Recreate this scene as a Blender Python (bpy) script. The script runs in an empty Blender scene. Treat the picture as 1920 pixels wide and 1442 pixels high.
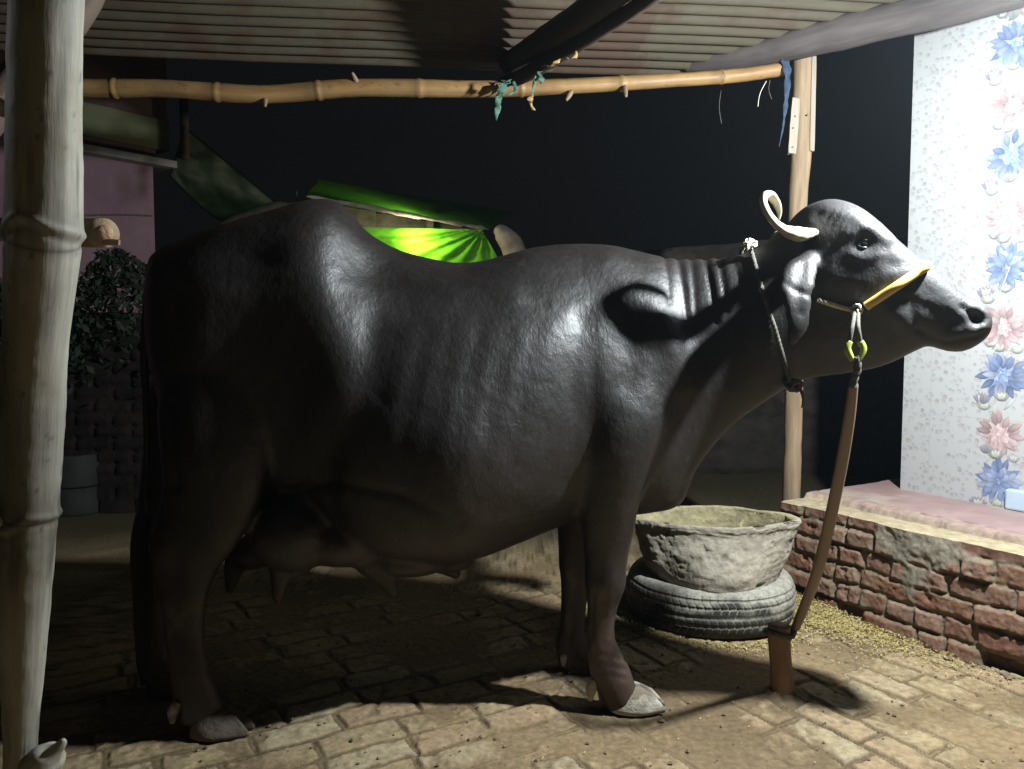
import bpy, bmesh, math, random
import numpy as np
from mathutils import Vector, Matrix
from mathutils.bvhtree import BVHTree

S = bpy.context.scene
C = S.collection
R = math.radians
random.seed(7)
# ------------------------------------------------------------------ camera
FPX = 1478.0; W0, H0 = 1920.0, 1442.0
CAMZ = 1.13; PITCH = R(3.6)
cam = bpy.data.cameras.new('camera'); camo = bpy.data.objects.new('camera', cam); C.objects.link(camo)
cam.sensor_width = 36.0; cam.lens = 36.0*FPX/W0; cam.clip_start = 0.05; cam.clip_end = 400
camo.location = (0, 0, CAMZ); camo.rotation_euler = (R(90)-PITCH, 0, 0)
S.camera = camo
# ------------------------------------------------------------------ night sky
wd = bpy.data.worlds.new('World'); S.world = wd; wd.use_nodes = True
bg = wd.node_tree.nodes['Background']; bg.inputs[0].default_value = (0.95, 0.97, 1.0, 1); bg.inputs[1].default_value = 0.0038
# ------------------------------------------------------------------ lamps
LAMP = Vector((1.385, 1.912, 1.965)); LAMP_W = 365.0
def lamp(name, loc, w, col, rad):
    l = bpy.data.lights.new(name, 'POINT'); l.energy = w; l.color = col; l.shadow_soft_size = rad
    o = bpy.data.objects.new(name, l); o.location = loc; C.objects.link(o); return o
lamp('bulb_light', LAMP, LAMP_W, (0.90, 0.97, 1.0), 0.03)
# added unseen lamp at left, its narrow weak beam brightens the bamboo post
sl = bpy.data.lights.new('side_fill_light', 'SPOT'); sl.energy = 9; sl.color = (.93, .98, 1); sl.shadow_soft_size = .05; sl.spot_size = R(34); sl.spot_blend = .6
SIDE = Vector((-2.25, 1.35, 1.9)); slo = bpy.data.objects.new('side_fill_light', sl); slo.location = SIDE; C.objects.link(slo)
slo.rotation_euler = (Vector((-.80, 1.15, 1.62))-SIDE).to_track_quat('-Z', 'Y').to_euler()
HUTLAMP = Vector((-0.86, 7.045, 1.94))
S.view_settings.view_transform = 'Standard'; S.view_settings.look = 'None'
S.view_settings.exposure = 0.0; S.view_settings.gamma = 1.0
S.render.engine = 'CYCLES'
S.cycles.use_denoising = True
S.cycles.max_bounces = 6; S.cycles.diffuse_bounces = 1; S.cycles.glossy_bounces = 1; S.cycles.caustics_reflective = False; S.cycles.caustics_refractive = False
S.cycles.sample_clamp_indirect = 4.0

def P(px, py, Y):
    """point on the vertical plane y=Y whose picture position is px,py (pixels of the photo)"""
    dx = (px-W0/2)/FPX; dy = -(py-H0/2)/FPX
    c, s = math.cos(PITCH), math.sin(PITCH)
    d = Vector((dx, c+dy*s, -s+dy*c))
    return Vector((0, 0, CAMZ))+d*(Y/d.y)
def PZ(px, py, z):
    dx = (px-W0/2)/FPX; dy = -(py-H0/2)/FPX
    c, s = math.cos(PITCH), math.sin(PITCH)
    d = Vector((dx, c+dy*s, -s+dy*c))
    return Vector((0, 0, CAMZ))+d*((z-CAMZ)/d.z)
def ray(px, py):
    dx = (px-W0/2)/FPX; dy = -(py-H0/2)/FPX
    c, s = math.cos(PITCH), math.sin(PITCH)
    return Vector((dx, c+dy*s, -s+dy*c)).normalized()
def project(co):
    c, s = math.cos(PITCH), math.sin(PITCH)
    x = co[:, 0]; y = co[:, 1]; z = co[:, 2]-CAMZ
    f = y*c-z*s; u = y*s+z*c
    return W0/2+FPX*x/f, H0/2-FPX*u/f

# ------------------------------------------------------------------ numpy noise
def _h(i, j, k, seed):
    n = (i.astype(np.int64)*374761393+j.astype(np.int64)*668265263+k.astype(np.int64)*2147483647+seed*1442695041) & 0xffffffff
    n = ((n ^ (n >> 13))*1274126177) & 0xffffffff
    n = ((n ^ (n >> 16))*2246822519) & 0xffffffff
    return ((n ^ (n >> 15)) & 0xffffff)/float(0xffffff)
def vnoise(p, seed=0):
    p = np.asarray(p, float); f = np.floor(p); t = p-f; t = t*t*(3-2*t); f = f.astype(np.int64)
    r = 0
    for a in (0, 1):
        wa = t[:, 0] if a else 1-t[:, 0]
        for b in (0, 1):
            wb = t[:, 1] if b else 1-t[:, 1]
            for c in (0, 1):
                wc = t[:, 2] if c else 1-t[:, 2]
                r = r+wa*wb*wc*_h(f[:, 0]+a, f[:, 1]+b, f[:, 2]+c, seed)
    return r
def fbm(p, sc, seed=0, o=4):
    p = np.asarray(p, float)*sc; r = 0; a = .5; tot = 0
    for i in range(o):
        r = r+a*vnoise(p*(2**i)+i*17.3, seed+i*31); tot += a; a *= .5
    return r/tot*2-1
def sstep(a, b, x):
    t = np.clip((x-a)/(b-a), 0, 1); return t*t*(3-2*t)

# ------------------------------------------------------------------ mesh helpers
def link(name, me, mat=None, parent=None, smooth=True):
    o = bpy.data.objects.new(name, me); C.objects.link(o)
    if mat is not None and not me.materials:
        for m in (mat if isinstance(mat, (list, tuple)) else [mat]): me.materials.append(m)
    if smooth and len(me.polygons): me.polygons.foreach_set('use_smooth', [True]*len(me.polygons))
    if parent is not None:
        o.parent = parent; o.matrix_parent_inverse = Matrix.Translation(-parent.location)
    return o
def mesh(name, V, F, mat=None, parent=None, smooth=True, col=None, tc=None, matidx=None, **kw):
    me = bpy.data.meshes.new(name)
    me.from_pydata([tuple(map(float, v)) for v in V], [], [tuple(int(q) for q in f) for f in F])
    me.update()
    if col is not None: setattrib(me, 'tint', col)
    if tc is not None:
        a = me.attributes.new('tc', 'FLOAT_VECTOR', 'POINT'); a.data.foreach_set('vector', np.asarray(tc, np.float32).ravel())
    o = link(name, me, mat, parent, smooth)
    if matidx is not None: me.polygons.foreach_set('material_index', [int(m) for m in matidx])
    return o
def setattrib(me, name, col):
    col = np.asarray(col, np.float32)
    if col.shape[1] == 3: col = np.hstack([col, np.ones((len(col), 1), np.float32)])
    a = me.attributes.new(name, 'FLOAT_COLOR', 'POINT'); a.data.foreach_set('color', col.ravel())
def thing(name, label, cat, loc=(0, 0, 0), group=None):
    o = bpy.data.objects.new(name, None); o.location = loc; o.empty_display_size = .1; C.objects.link(o)
    return tag(o, label, cat, group)
def tag(o, label, cat, group=None, kind=None):
    if label: o['label'] = label
    if cat: o['category'] = cat
    if group: o['group'] = group
    if kind: o['kind'] = kind
    return o
def frames(pts, up=None):
    pts = [Vector(p) for p in pts]; n = len(pts); T = []
    for i in range(n):
        T.append((pts[min(i+1, n-1)]-pts[max(i-1, 0)]).normalized())
    u = Vector(up) if up is not None else (Vector((0, 0, 1)) if abs(T[0].z) < .9 else Vector((1, 0, 0)))
    out = []
    for t in T:
        if up is not None: u = Vector(up)
        a = (u-t*u.dot(t)).normalized(); b = t.cross(a); out.append((a, b)); u = a
    return pts, out
def catmull(pts, k):
    pts = [np.array(p, float) for p in pts]; n = len(pts); out = []
    for i in range(n-1):
        p0 = pts[max(i-1, 0)]; p1 = pts[i]; p2 = pts[i+1]; p3 = pts[min(i+2, n-1)]
        for j in range(k):
            t = j/k
            out.append(.5*((2*p1)+(-p0+p2)*t+(2*p0-5*p1+4*p2-p3)*t*t+(-p0+3*p1-3*p2+p3)*t**3))
    out.append(pts[-1]); return out
def tubedata(pts, ra, rb=None, segs=16, up=None, k=1, noise=0, nsc=8, seed=0, caps=True, rfun=None):
    """returns V,F,tc. ra/rb: radii along 'up' and across"""
    n0 = len(pts)
    ra = [ra]*n0 if isinstance(ra, (int, float)) else list(ra)
    rb = ra if rb is None else ([rb]*n0 if isinstance(rb, (int, float)) else list(rb))
    if k > 1:
        q = catmull([list(p)+[a, b] for p, a, b in zip(pts, ra, rb)], k)
        pts = [p[:3] for p in q]; ra = [p[3] for p in q]; rb = [p[4] for p in q]
    pts, fr = frames(pts, up); V = []; tc = []; s = 0
    for i, p in enumerate(pts):
        if i: s += (p-pts[i-1]).length
        g = rfun(s) if rfun else 1.0
        for j in range(segs):
            t = 2*math.pi*j/segs; a, b = fr[i]
            V.append(p+a*(ra[i]*g*math.cos(t))+b*(rb[i]*g*math.sin(t))); tc.append((ra[i]*math.cos(t), rb[i]*math.sin(t), s))
    F = []
    for i in range(len(pts)-1):
        for j in range(segs):
            j2 = (j+1) % segs
            F.append((i*segs+j, i*segs+j2, (i+1)*segs+j2, (i+1)*segs+j))
    V = np.array([list(v) for v in V])
    if noise:
        cen = np.repeat(np.array([list(p) for p in pts]), segs, 0); d = V-cen; L = np.linalg.norm(d, axis=1, keepdims=True)+1e-9
        V = V+d/L*(fbm(np.array(tc), nsc, seed)[:, None]*noise)
    if caps:
        nv = len(V); V = np.vstack([V, [list(pts[0])], [list(pts[-1])]]); tc += [(0, 0, 0), (0, 0, s)]
        m = (len(pts)-1)*segs
        for j in range(segs):
            j2 = (j+1) % segs
            F.append((nv, j2, j)); F.append((nv+1, m+j, m+j2))
    return V, F, np.array(tc)
def tube(name, pts, ra, rb=None, mat=None, parent=None, **kw):
    V, F, tc = tubedata(pts, ra, rb, **kw); return mesh(name, V, F, mat, parent, tc=tc)
def joinData(parts):
    V = []; F = []; T = []; n = 0
    for v, f, t in parts:
        V.append(np.asarray(v)); T.append(np.asarray(t)); F += [tuple(int(q)+n for q in g) for g in f]; n += len(v)
    return np.vstack(V), F, np.vstack(T)
def boxdata(lo, hi, M=None, bev=0.0, jit=0, seed=0):
    bm = bmesh.new(); bmesh.ops.create_cube(bm, size=1)
    for v in bm.verts:
        v.co = Vector([(l+h)/2+(h-l)*c for l, h, c in zip(lo, hi, v.co)])
    if bev: bmesh.ops.bevel(bm, geom=list(bm.edges), offset=bev, segments=2, affect='EDGES', profile=.6)
    if M is not None: bm.transform(M)
    bm.verts.index_update()
    V = np.array([list(v.co) for v in bm.verts]); F = [tuple(v.index for v in f.verts) for f in bm.faces]; bm.free()
    if jit: V = V+np.stack([fbm(V+i*9, 12, seed+i) for i in range(3)], 1)*jit
    return V, F, V.copy()
def box(name, lo, hi, mat, parent=None, M=None, bev=.004, jit=0, seed=0):
    V, F, T = boxdata(lo, hi, M, bev, jit, seed); return mesh(name, V, F, mat, parent, smooth=False, tc=T)
def gridmesh(name, Pts, mat, parent=None, col=None, tc=None, smooth=True, flip=False):
    n, m = Pts.shape[:2]; idx = np.arange(n*m).reshape(n, m)
    F = np.stack([idx[:-1, :-1], idx[1:, :-1], idx[1:, 1:], idx[:-1, 1:]], -1).reshape(-1, 4)
    if flip: F = F[:, ::-1]
    me = bpy.data.meshes.new(name); V = Pts.reshape(-1, 3)
    me.vertices.add(len(V)); me.vertices.foreach_set('co', V.astype(np.float32).ravel())
    me.loops.add(len(F)*4); me.loops.foreach_set('vertex_index', F.astype(np.int32).ravel())
    me.polygons.add(len(F)); me.polygons.foreach_set('loop_start', np.arange(0, len(F)*4, 4, dtype=np.int32))
    me.update(calc_edges=True); me.validate()
    if col is not None: setattrib(me, 'tint', col.reshape(-1, col.shape[-1]))
    if tc is not None:
        a = me.attributes.new('tc', 'FLOAT_VECTOR', 'POINT'); a.data.foreach_set('vector', tc.astype(np.float32).ravel())
    return link(name, me, mat, parent, smooth)

# ------------------------------------------------------------------ materials
def NT(m):
    m.use_nodes = True; nt = m.node_tree; return nt, nt.nodes['Principled BSDF']
def noise_node(nt, vec, scale, detail=5, rough=.6, dist=0):
    n = nt.nodes.new('ShaderNodeTexNoise'); n.inputs['Scale'].default_value = scale; n.inputs['Detail'].default_value = detail
    n.inputs['Roughness'].default_value = rough; n.inputs['Distortion'].default_value = dist
    if vec is not None: nt.links.new(vec, n.inputs['Vector'])
    return n.outputs['Fac']
def ramp(nt, fac, stops):
    r = nt.nodes.new('ShaderNodeValToRGB'); e = r.color_ramp.elements
    e[0].position = stops[0][0]; e[0].color = stops[0][1]+(1,) if len(stops[0][1]) == 3 else stops[0][1]
    e[1].position = stops[1][0]; e[1].color = stops[1][1]+(1,)
    for p, c in stops[2:]:
        q = e.new(p); q.color = c+(1,)
    nt.links.new(fac, r.inputs[0]); return r.outputs[0]
def mix(nt, fac, a, b, mode='MIX'):
    m = nt.nodes.new('ShaderNodeMix'); m.data_type = 'RGBA'; m.blend_type = mode
    for s, v in ((m.inputs[0], fac), (m.inputs[6], a), (m.inputs[7], b)):
        if isinstance(v, (int, float)): s.default_value = v
        elif isinstance(v, tuple): s.default_value = v+(1,) if len(v) == 3 else v
        else: nt.links.new(v, s)
    return m.outputs[2]
def math_(nt, op, a, b=0.0):
    m = nt.nodes.new('ShaderNodeMath'); m.operation = op
    for s, v in ((m.inputs[0], a), (m.inputs[1], b)):
        if isinstance(v, (int, float)): s.default_value = v
        else: nt.links.new(v, s)
    return m.outputs[0]
def coord(nt, src='obj', scale=(1, 1, 1), rot=(0, 0, 0)):
    if src == 'tc':
        a = nt.nodes.new('ShaderNodeAttribute'); a.attribute_name = 'tc'; o = a.outputs['Vector']
    else:
        t = nt.nodes.new('ShaderNodeTexCoord'); o = t.outputs['Object']
    mp = nt.nodes.new('ShaderNodeMapping'); mp.inputs['Scale'].default_value = scale; mp.inputs['Rotation'].default_value = rot
    nt.links.new(o, mp.inputs[0]); return mp.outputs[0]
def bump(nt, bsdf, h, strength=.5, dist=.01, prev=None):
    b = nt.nodes.new('ShaderNodeBump'); b.inputs['Strength'].default_value = strength; b.inputs['Distance'].default_value = dist
    nt.links.new(h, b.inputs['Height'])
    if prev is not None: nt.links.new(prev, b.inputs['Normal'])
    nt.links.new(b.outputs[0], bsdf.inputs['Normal']); return b.outputs[0]
def simple(name, c1, c2, scale=8, rough=.8, bstr=.4, bdist=.004, src='obj', vscale=(1, 1, 1), spec=.3, detail=6, c3=None):
    m = bpy.data.materials.new(name); nt, b = NT(m)
    v = coord(nt, src, vscale); f = noise_node(nt, v, scale, detail, .65)
    st = [(.33, c1), (.66, c2)]
    col = ramp(nt, f, st)
    if c3:
        f3 = noise_node(nt, v, scale*.37, 4, .6); col = mix(nt, ramp(nt, f3, [(.5, (0, 0, 0)), (.62, (1, 1, 1))]), col, c3)
    nt.links.new(col, b.inputs['Base Color']); b.inputs['Roughness'].default_value = rough
    b.inputs['Specular IOR Level'].default_value = spec
    f2 = noise_node(nt, v, scale*5, 5, .7)
    bump(nt, b, math_(nt, 'ADD', f, math_(nt, 'MULTIPLY', f2, .4)), bstr, bdist)
    return m
def tinted(name, rough=.85, nscale=60, namt=.35, bstr=.5, bdist=.003, spec=.25):
    m = bpy.data.materials.new(name); nt, b = NT(m)
    a = nt.nodes.new('ShaderNodeAttribute'); a.attribute_name = 'tint'
    v = coord(nt); f = noise_node(nt, v, nscale, 6, .7)
    k = ramp(nt, f, [(.3, (1-namt,)*3), (.7, (1+namt*.6,)*3)])
    nt.links.new(mix(nt, 1.0, a.outputs['Color'], k, 'MULTIPLY'), b.inputs['Base Color'])
    b.inputs['Roughness'].default_value = rough; b.inputs['Specular IOR Level'].default_value = spec
    f2 = noise_node(nt, v, nscale*3, 5, .7)
    bump(nt, b, math_(nt, 'ADD', f, math_(nt, 'MULTIPLY', f2, .5)), bstr, bdist)
    return m
M = {}
M['ground'] = tinted('ground_brick_dirt', .9, 45, .4, .7, .004)
M['brick'] = tinted('rough_brick', .92, 70, .4, .8, .004)
M['slab'] = simple('pink_cement', (.30, .19, .18), (.38, .26, .24), 9, .5, .15, .002, c3=(.42, .34, .28), spec=.4)
M['bamboo_tan'] = simple('bamboo_tan', (.42, .25, .10), (.60, .40, .18), 9, .5, .25, .002, 'tc', (1, 1, .12), .4)
M['bamboo_grey'] = simple('bamboo_weathered', (.20, .185, .145), (.50, .48, .40), 22, .6, .5, .003, 'tc', (1, 1, .06), .35, c3=(.33, .27, .17))
M['wood_dark'] = simple('dark_log', (.05, .037, .03), (.11, .08, .06), 10, .85, .7, .006, 'tc', (1, 1, .1))
M['wood_beam'] = simple('grey_log', (.055, .046, .044), (.125, .105, .098), 10, .85, .8, .006, 'tc', (1, 1, .12))
M['wood_post'] = simple('tan_post', (.16, .11, .065), (.34, .25, .155), 16, .75, .8, .006, 'tc', (1, 1, .09))
M['wood_board'] = simple('pale_board', (.22, .185, .14), (.34, .29, .23), 12, .8, .3, .003, 'tc', (1, 1, .1))
M['peg'] = simple('stake_wood', (.20, .12, .075), (.34, .225, .145), 12, .9, .9, .008, 'tc', (1, 1, .3))
M['rope_white'] = simple('white_rope', (.62, .58, .48), (.8, .77, .66), 60, .9, .5, .002)
M['rope_dark'] = simple('dark_rope', (.06, .055, .045), (.14, .13, .11), 60, .9, .6, .002)
M['hose'] = simple('brown_hose', (.20, .14, .09), (.30, .22, .15), 6, .42, .15, .001, 'tc', (1, 1, .2), .5)
M['yellow'] = simple('yellow_tube', (.62, .40, .10), (.72, .50, .16), 12, .38, .1, .001, spec=.5)
M['green_ring'] = simple('green_ring', (.28, .34, .06), (.36, .42, .10), 12, .5, .1, .001)
M['rag_green'] = simple('green_rag', (.04, .12, .08), (.12, .24, .17), 20, .8, .4, .003)
M['rag_blue'] = simple('blue_rag', (.02, .035, .065), (.05, .075, .12), 20, .8, .4, .003)
M['rag_brown'] = simple('brown_rag', (.16, .09, .04), (.55, .38, .16), 25, .8, .4, .003)
M['horn'] = simple('pale_horn', (.34, .30, .21), (.50, .46, .36), 14, .42, .4, .003, 'tc', (1, 1, .35), .4, c3=(.36, .30, .2))
M['hoof'] = simple('dusty_hoof', (.44, .40, .32), (.60, .56, .47), 26, .85, .9, .008, c3=(.20, .165, .125))
M['hoof_shaded'] = simple('shaded_hoof', (.05, .038, .03), (.13, .105, .08), 24, .8, .9, .006, c3=(.17, .14, .11))  # hoof colour darkened to paint in the shadow on hind and far hooves
M['tread'] = tinted('dusty_rubber', .75, 50, .5, .5, .003)
M['clay'] = tinted('clay_cement', .92, 28, .35, .9, .006)
M['chaff'] = simple('straw_chaff', (.40, .30, .10), (.66, .54, .24), 40, .8, .1, .001)
M['pebble'] = simple('stone_chips', (.09, .065, .045), (.27, .21, .14), 20, .9, .5, .003)
M['box'] = simple('pale_blue_block', (.42, .52, .62), (.52, .60, .68), 6, .5, .15, .002)
M['purple'] = simple('mauve_plaster', (.20, .12, .155), (.26, .165, .20), 3, .85, .3, .004)
M['greyplaster'] = simple('grey_plaster', (.18, .17, .17), (.26, .25, .25), 4, .85, .3, .004)
M['greenband'] = simple('olive_plaster', (.13, .14, .075), (.18, .19, .11), 4, .85, .3, .004)
M['darkplaster'] = simple('maroon_plaster', (.10, .06, .06), (.14, .09, .085), 4, .85, .3, .004)
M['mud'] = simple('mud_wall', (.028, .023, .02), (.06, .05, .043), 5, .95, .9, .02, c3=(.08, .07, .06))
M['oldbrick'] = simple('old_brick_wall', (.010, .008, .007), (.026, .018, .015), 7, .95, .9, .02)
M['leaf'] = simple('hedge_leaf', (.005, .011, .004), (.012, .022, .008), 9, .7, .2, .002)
M['plank'] = simple('grey_plank', (.05, .042, .03), (.10, .085, .06), 12, .9, .4, .004)
M['plaster_beige'] = simple('beige_mud', (.16, .13, .10), (.30, .25, .20), 8, .9, .6, .01)
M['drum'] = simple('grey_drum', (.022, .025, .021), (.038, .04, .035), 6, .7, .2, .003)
def skin_mat():
    m = bpy.data.materials.new('buffalo_hide'); nt, b = NT(m)
    a = nt.nodes.new('ShaderNodeAttribute'); a.attribute_name = 'tint'
    v = coord(nt); f = noise_node(nt, v, 5, 5, .6)
    k = ramp(nt, f, [(.3, (.7, .7, .7)), (.7, (1.25, 1.2, 1.2))])
    nt.links.new(mix(nt, 1.0, a.outputs['Color'], k, 'MULTIPLY'), b.inputs['Base Color'])
    rr = ramp(nt, noise_node(nt, v, 9, 5, .6), [(.3, (.44,)*3), (.7, (.57,)*3)])
    nt.links.new(rr, b.inputs['Roughness']); b.inputs['Specular IOR Level'].default_value = .56
    hair = noise_node(nt, coord(nt, 'obj', (150, 150, 42)), 1, 4, .7, .3)
    wr = nt.nodes.new('ShaderNodeTexVoronoi'); wr.feature = 'SMOOTH_F1'; wr.inputs['Scale'].default_value = 62
    w2 = coord(nt, 'obj', (1, 1, .7)); nt.links.new(w2, wr.inputs['Vector'])
    pit = noise_node(nt, w2, 95, 3, .65, .6)
    h = math_(nt, 'ADD', math_(nt, 'MULTIPLY', hair, .45), math_(nt, 'ADD', math_(nt, 'MULTIPLY', pit, .9), math_(nt, 'MULTIPLY', wr.outputs[0], .6)))
    bump(nt, b, h, .48, .003)
    return m
M['hide'] = skin_mat()
def glossy(name, c, r=.1):
    m = bpy.data.materials.new(name); nt, b = NT(m); b.inputs['Base Color'].default_value = c+(1,); b.inputs['Roughness'].default_value = r; return m
M['eye'] = glossy('eye_dark', (.012, .010, .010), .08)
M['tailhair'] = glossy('tail_hair', (.012, .011, .010), .6)
M['metal'] = glossy('nail_metal', (.1, .09, .08), .5)
m = bpy.data.materials.new('bulb_glass'); nt, b = NT(m)
b.inputs['Base Color'].default_value = (.9, .9, .9, 1); b.inputs['Emission Color'].default_value = (.9, .96, 1, 1); b.inputs['Emission Strength'].default_value = 40
M['bulb'] = m
M['white_plastic'] = glossy('white_plastic', (.75, .75, .73), .4)
def tarp_mat(name, c, rough=.5, fwd=0):
    m = bpy.data.materials.new(name); nt, b = NT(m)
    out = nt.nodes['Material Output']; tr = nt.nodes.new('ShaderNodeBsdfTranslucent'); mx = nt.nodes.new('ShaderNodeMixShader')
    v = coord(nt); f = noise_node(nt, v, 6, 4, .6); cc = ramp(nt, f, [(.3, tuple(q*.75 for q in c)), (.7, c)])
    nt.links.new(cc, b.inputs['Base Color']); nt.links.new(cc, tr.inputs[0]); b.inputs['Roughness'].default_value = rough
    mx.inputs[0].default_value = .55; nt.links.new(b.outputs[0], mx.inputs[1]); nt.links.new(tr.outputs[0], mx.inputs[2])
    rf = nt.nodes.new('ShaderNodeBsdfRefraction'); rf.inputs['Roughness'].default_value = .42; rf.inputs['IOR'].default_value = 1.02; rf.inputs['Color'].default_value = (.75, 1, .45, 1)
    m2 = nt.nodes.new('ShaderNodeMixShader'); m2.inputs[0].default_value = fwd; nt.links.new(mx.outputs[0], m2.inputs[1]); nt.links.new(rf.outputs[0], m2.inputs[2]); nt.links.new(m2.outputs[0], out.inputs[0])
    return m
M['tarp'] = tarp_mat('green_tarpaulin', (.17, .56, .025))
M['tarp_roof'] = tarp_mat('roof_tarpaulin', (.05, .19, .012))
M['tarp_dark'] = tarp_mat('dark_green_tarpaulin', (.010, .034, .010))
# corrugated iron
m = bpy.data.materials.new('corrugated_iron'); nt, b = NT(m)
v = coord(nt); a = nt.nodes.new('ShaderNodeAttribute'); a.attribute_name = 'tint'
f = noise_node(nt, v, 3.2, 6, .7); f2 = noise_node(nt, coord(nt, 'obj', (1, 6, 6)), 6, 5, .7)
rust = mix(nt, f2, (.05, .03, .02), (.11, .068, .04)); zinc = mix(nt, f2, (.058, .048, .031), (.128, .110, .072))
sel = ramp(nt, math_(nt, 'ADD', f, math_(nt, 'MULTIPLY', math_(nt, 'SUBTRACT', a.outputs['Fac'], .5), .8)), [(.42, (0, 0, 0)), (.58, (1, 1, 1))])
nt.links.new(mix(nt, sel, rust, zinc), b.inputs['Base Color']); b.inputs['Roughness'].default_value = .6; b.inputs['Metallic'].default_value = .0
bump(nt, b, noise_node(nt, v, 90, 5, .7), .3, .002); M['iron'] = m
# pebble tiles (tc.x along the wall, tc.y up, metres)
m = bpy.data.materials.new('pebble_tile'); nt, b = NT(m)
v = coord(nt, 'tc', (1, 1, 0))
nz = nt.nodes.new('ShaderNodeTexNoise'); nz.inputs['Scale'].default_value = 22; nz.inputs['Detail'].default_value = 2; nt.links.new(v, nz.inputs['Vector'])
vm = nt.nodes.new('ShaderNodeVectorMath'); vm.operation = 'MULTIPLY_ADD'; nt.links.new(nz.outputs['Color'], vm.inputs[0]); vm.inputs[1].default_value = (.012, .012, 0); nt.links.new(v, vm.inputs[2])
vo = nt.nodes.new('ShaderNodeTexVoronoi'); vo.feature = 'DISTANCE_TO_EDGE'; vo.inputs['Scale'].default_value = 40; nt.links.new(vm.outputs[0], vo.inputs['Vector'])
vc = nt.nodes.new('ShaderNodeTexVoronoi'); vc.feature = 'F1'; vc.inputs['Scale'].default_value = 40; nt.links.new(vm.outputs[0], vc.inputs['Vector'])
sepc = nt.nodes.new('ShaderNodeSeparateColor'); nt.links.new(vc.outputs['Color'], sepc.inputs[0])
vs = nt.nodes.new('ShaderNodeVectorMath'); vs.operation = 'ADD'; nt.links.new(vm.outputs[0], vs.inputs[0]); vs.inputs[1].default_value = (.0029, .0036, 0)
v2 = nt.nodes.new('ShaderNodeTexVoronoi'); v2.inputs['Scale'].default_value = 40; nt.links.new(vs.outputs[0], v2.inputs['Vector'])
body_ = ramp(nt, vc.outputs['Distance'], [(.30, (1, 1, 1)), (.46, (0, 0, 0))]); lit_ = ramp(nt, v2.outputs['Distance'], [(.28, (1, 1, 1)), (.46, (0, 0, 0))])
cres = math_(nt, 'MULTIPLY', body_, math_(nt, 'SUBTRACT', 1.0, lit_))
few = ramp(nt, sepc.outputs[1], [(.0, (.3, .3, .3)), (.6, (1, 1, 1))])
tone = ramp(nt, sepc.outputs[0], [(0, (.44, .44, .43)), (1, (.33, .33, .33)), (.6, (.42, .42, .415)), (.9, (.37, .37, .37))])
tone = mix(nt, ramp(nt, sepc.outputs[2], [(.95, (0, 0, 0)), (.97, (1, 1, 1))]), tone, (.41, .35, .34))
colr = mix(nt, body_, (.45, .45, .445), tone)
colr = mix(nt, math_(nt, 'MULTIPLY', cres, math_(nt, 'MULTIPLY', few, .8)), colr, (.25, .25, .255))
# tile joints
sx = nt.nodes.new('ShaderNodeSeparateXYZ'); nt.links.new(v, sx.inputs[0])
def joint(val, period, off):
    q = math_(nt, 'ABSOLUTE', math_(nt, 'SUBTRACT', math_(nt, 'FRACT', math_(nt, 'DIVIDE', math_(nt, 'ADD', val, off), period)), .5))
    return math_(nt, 'GREATER_THAN', q, .5-.0012/period)
jn = math_(nt, 'MAXIMUM', joint(sx.outputs[0], .3, .17), joint(sx.outputs[1], .455, .1))
colr = mix(nt, jn, colr, (.38, .38, .38))
nt.links.new(colr, b.inputs['Base Color']); b.inputs['Roughness'].default_value = .35
bump(nt, b, body_, .15, .0012)
M['tile'] = m
M['print'] = tinted('tile_print', .35, 30, .06, .05, .0005)

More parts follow.
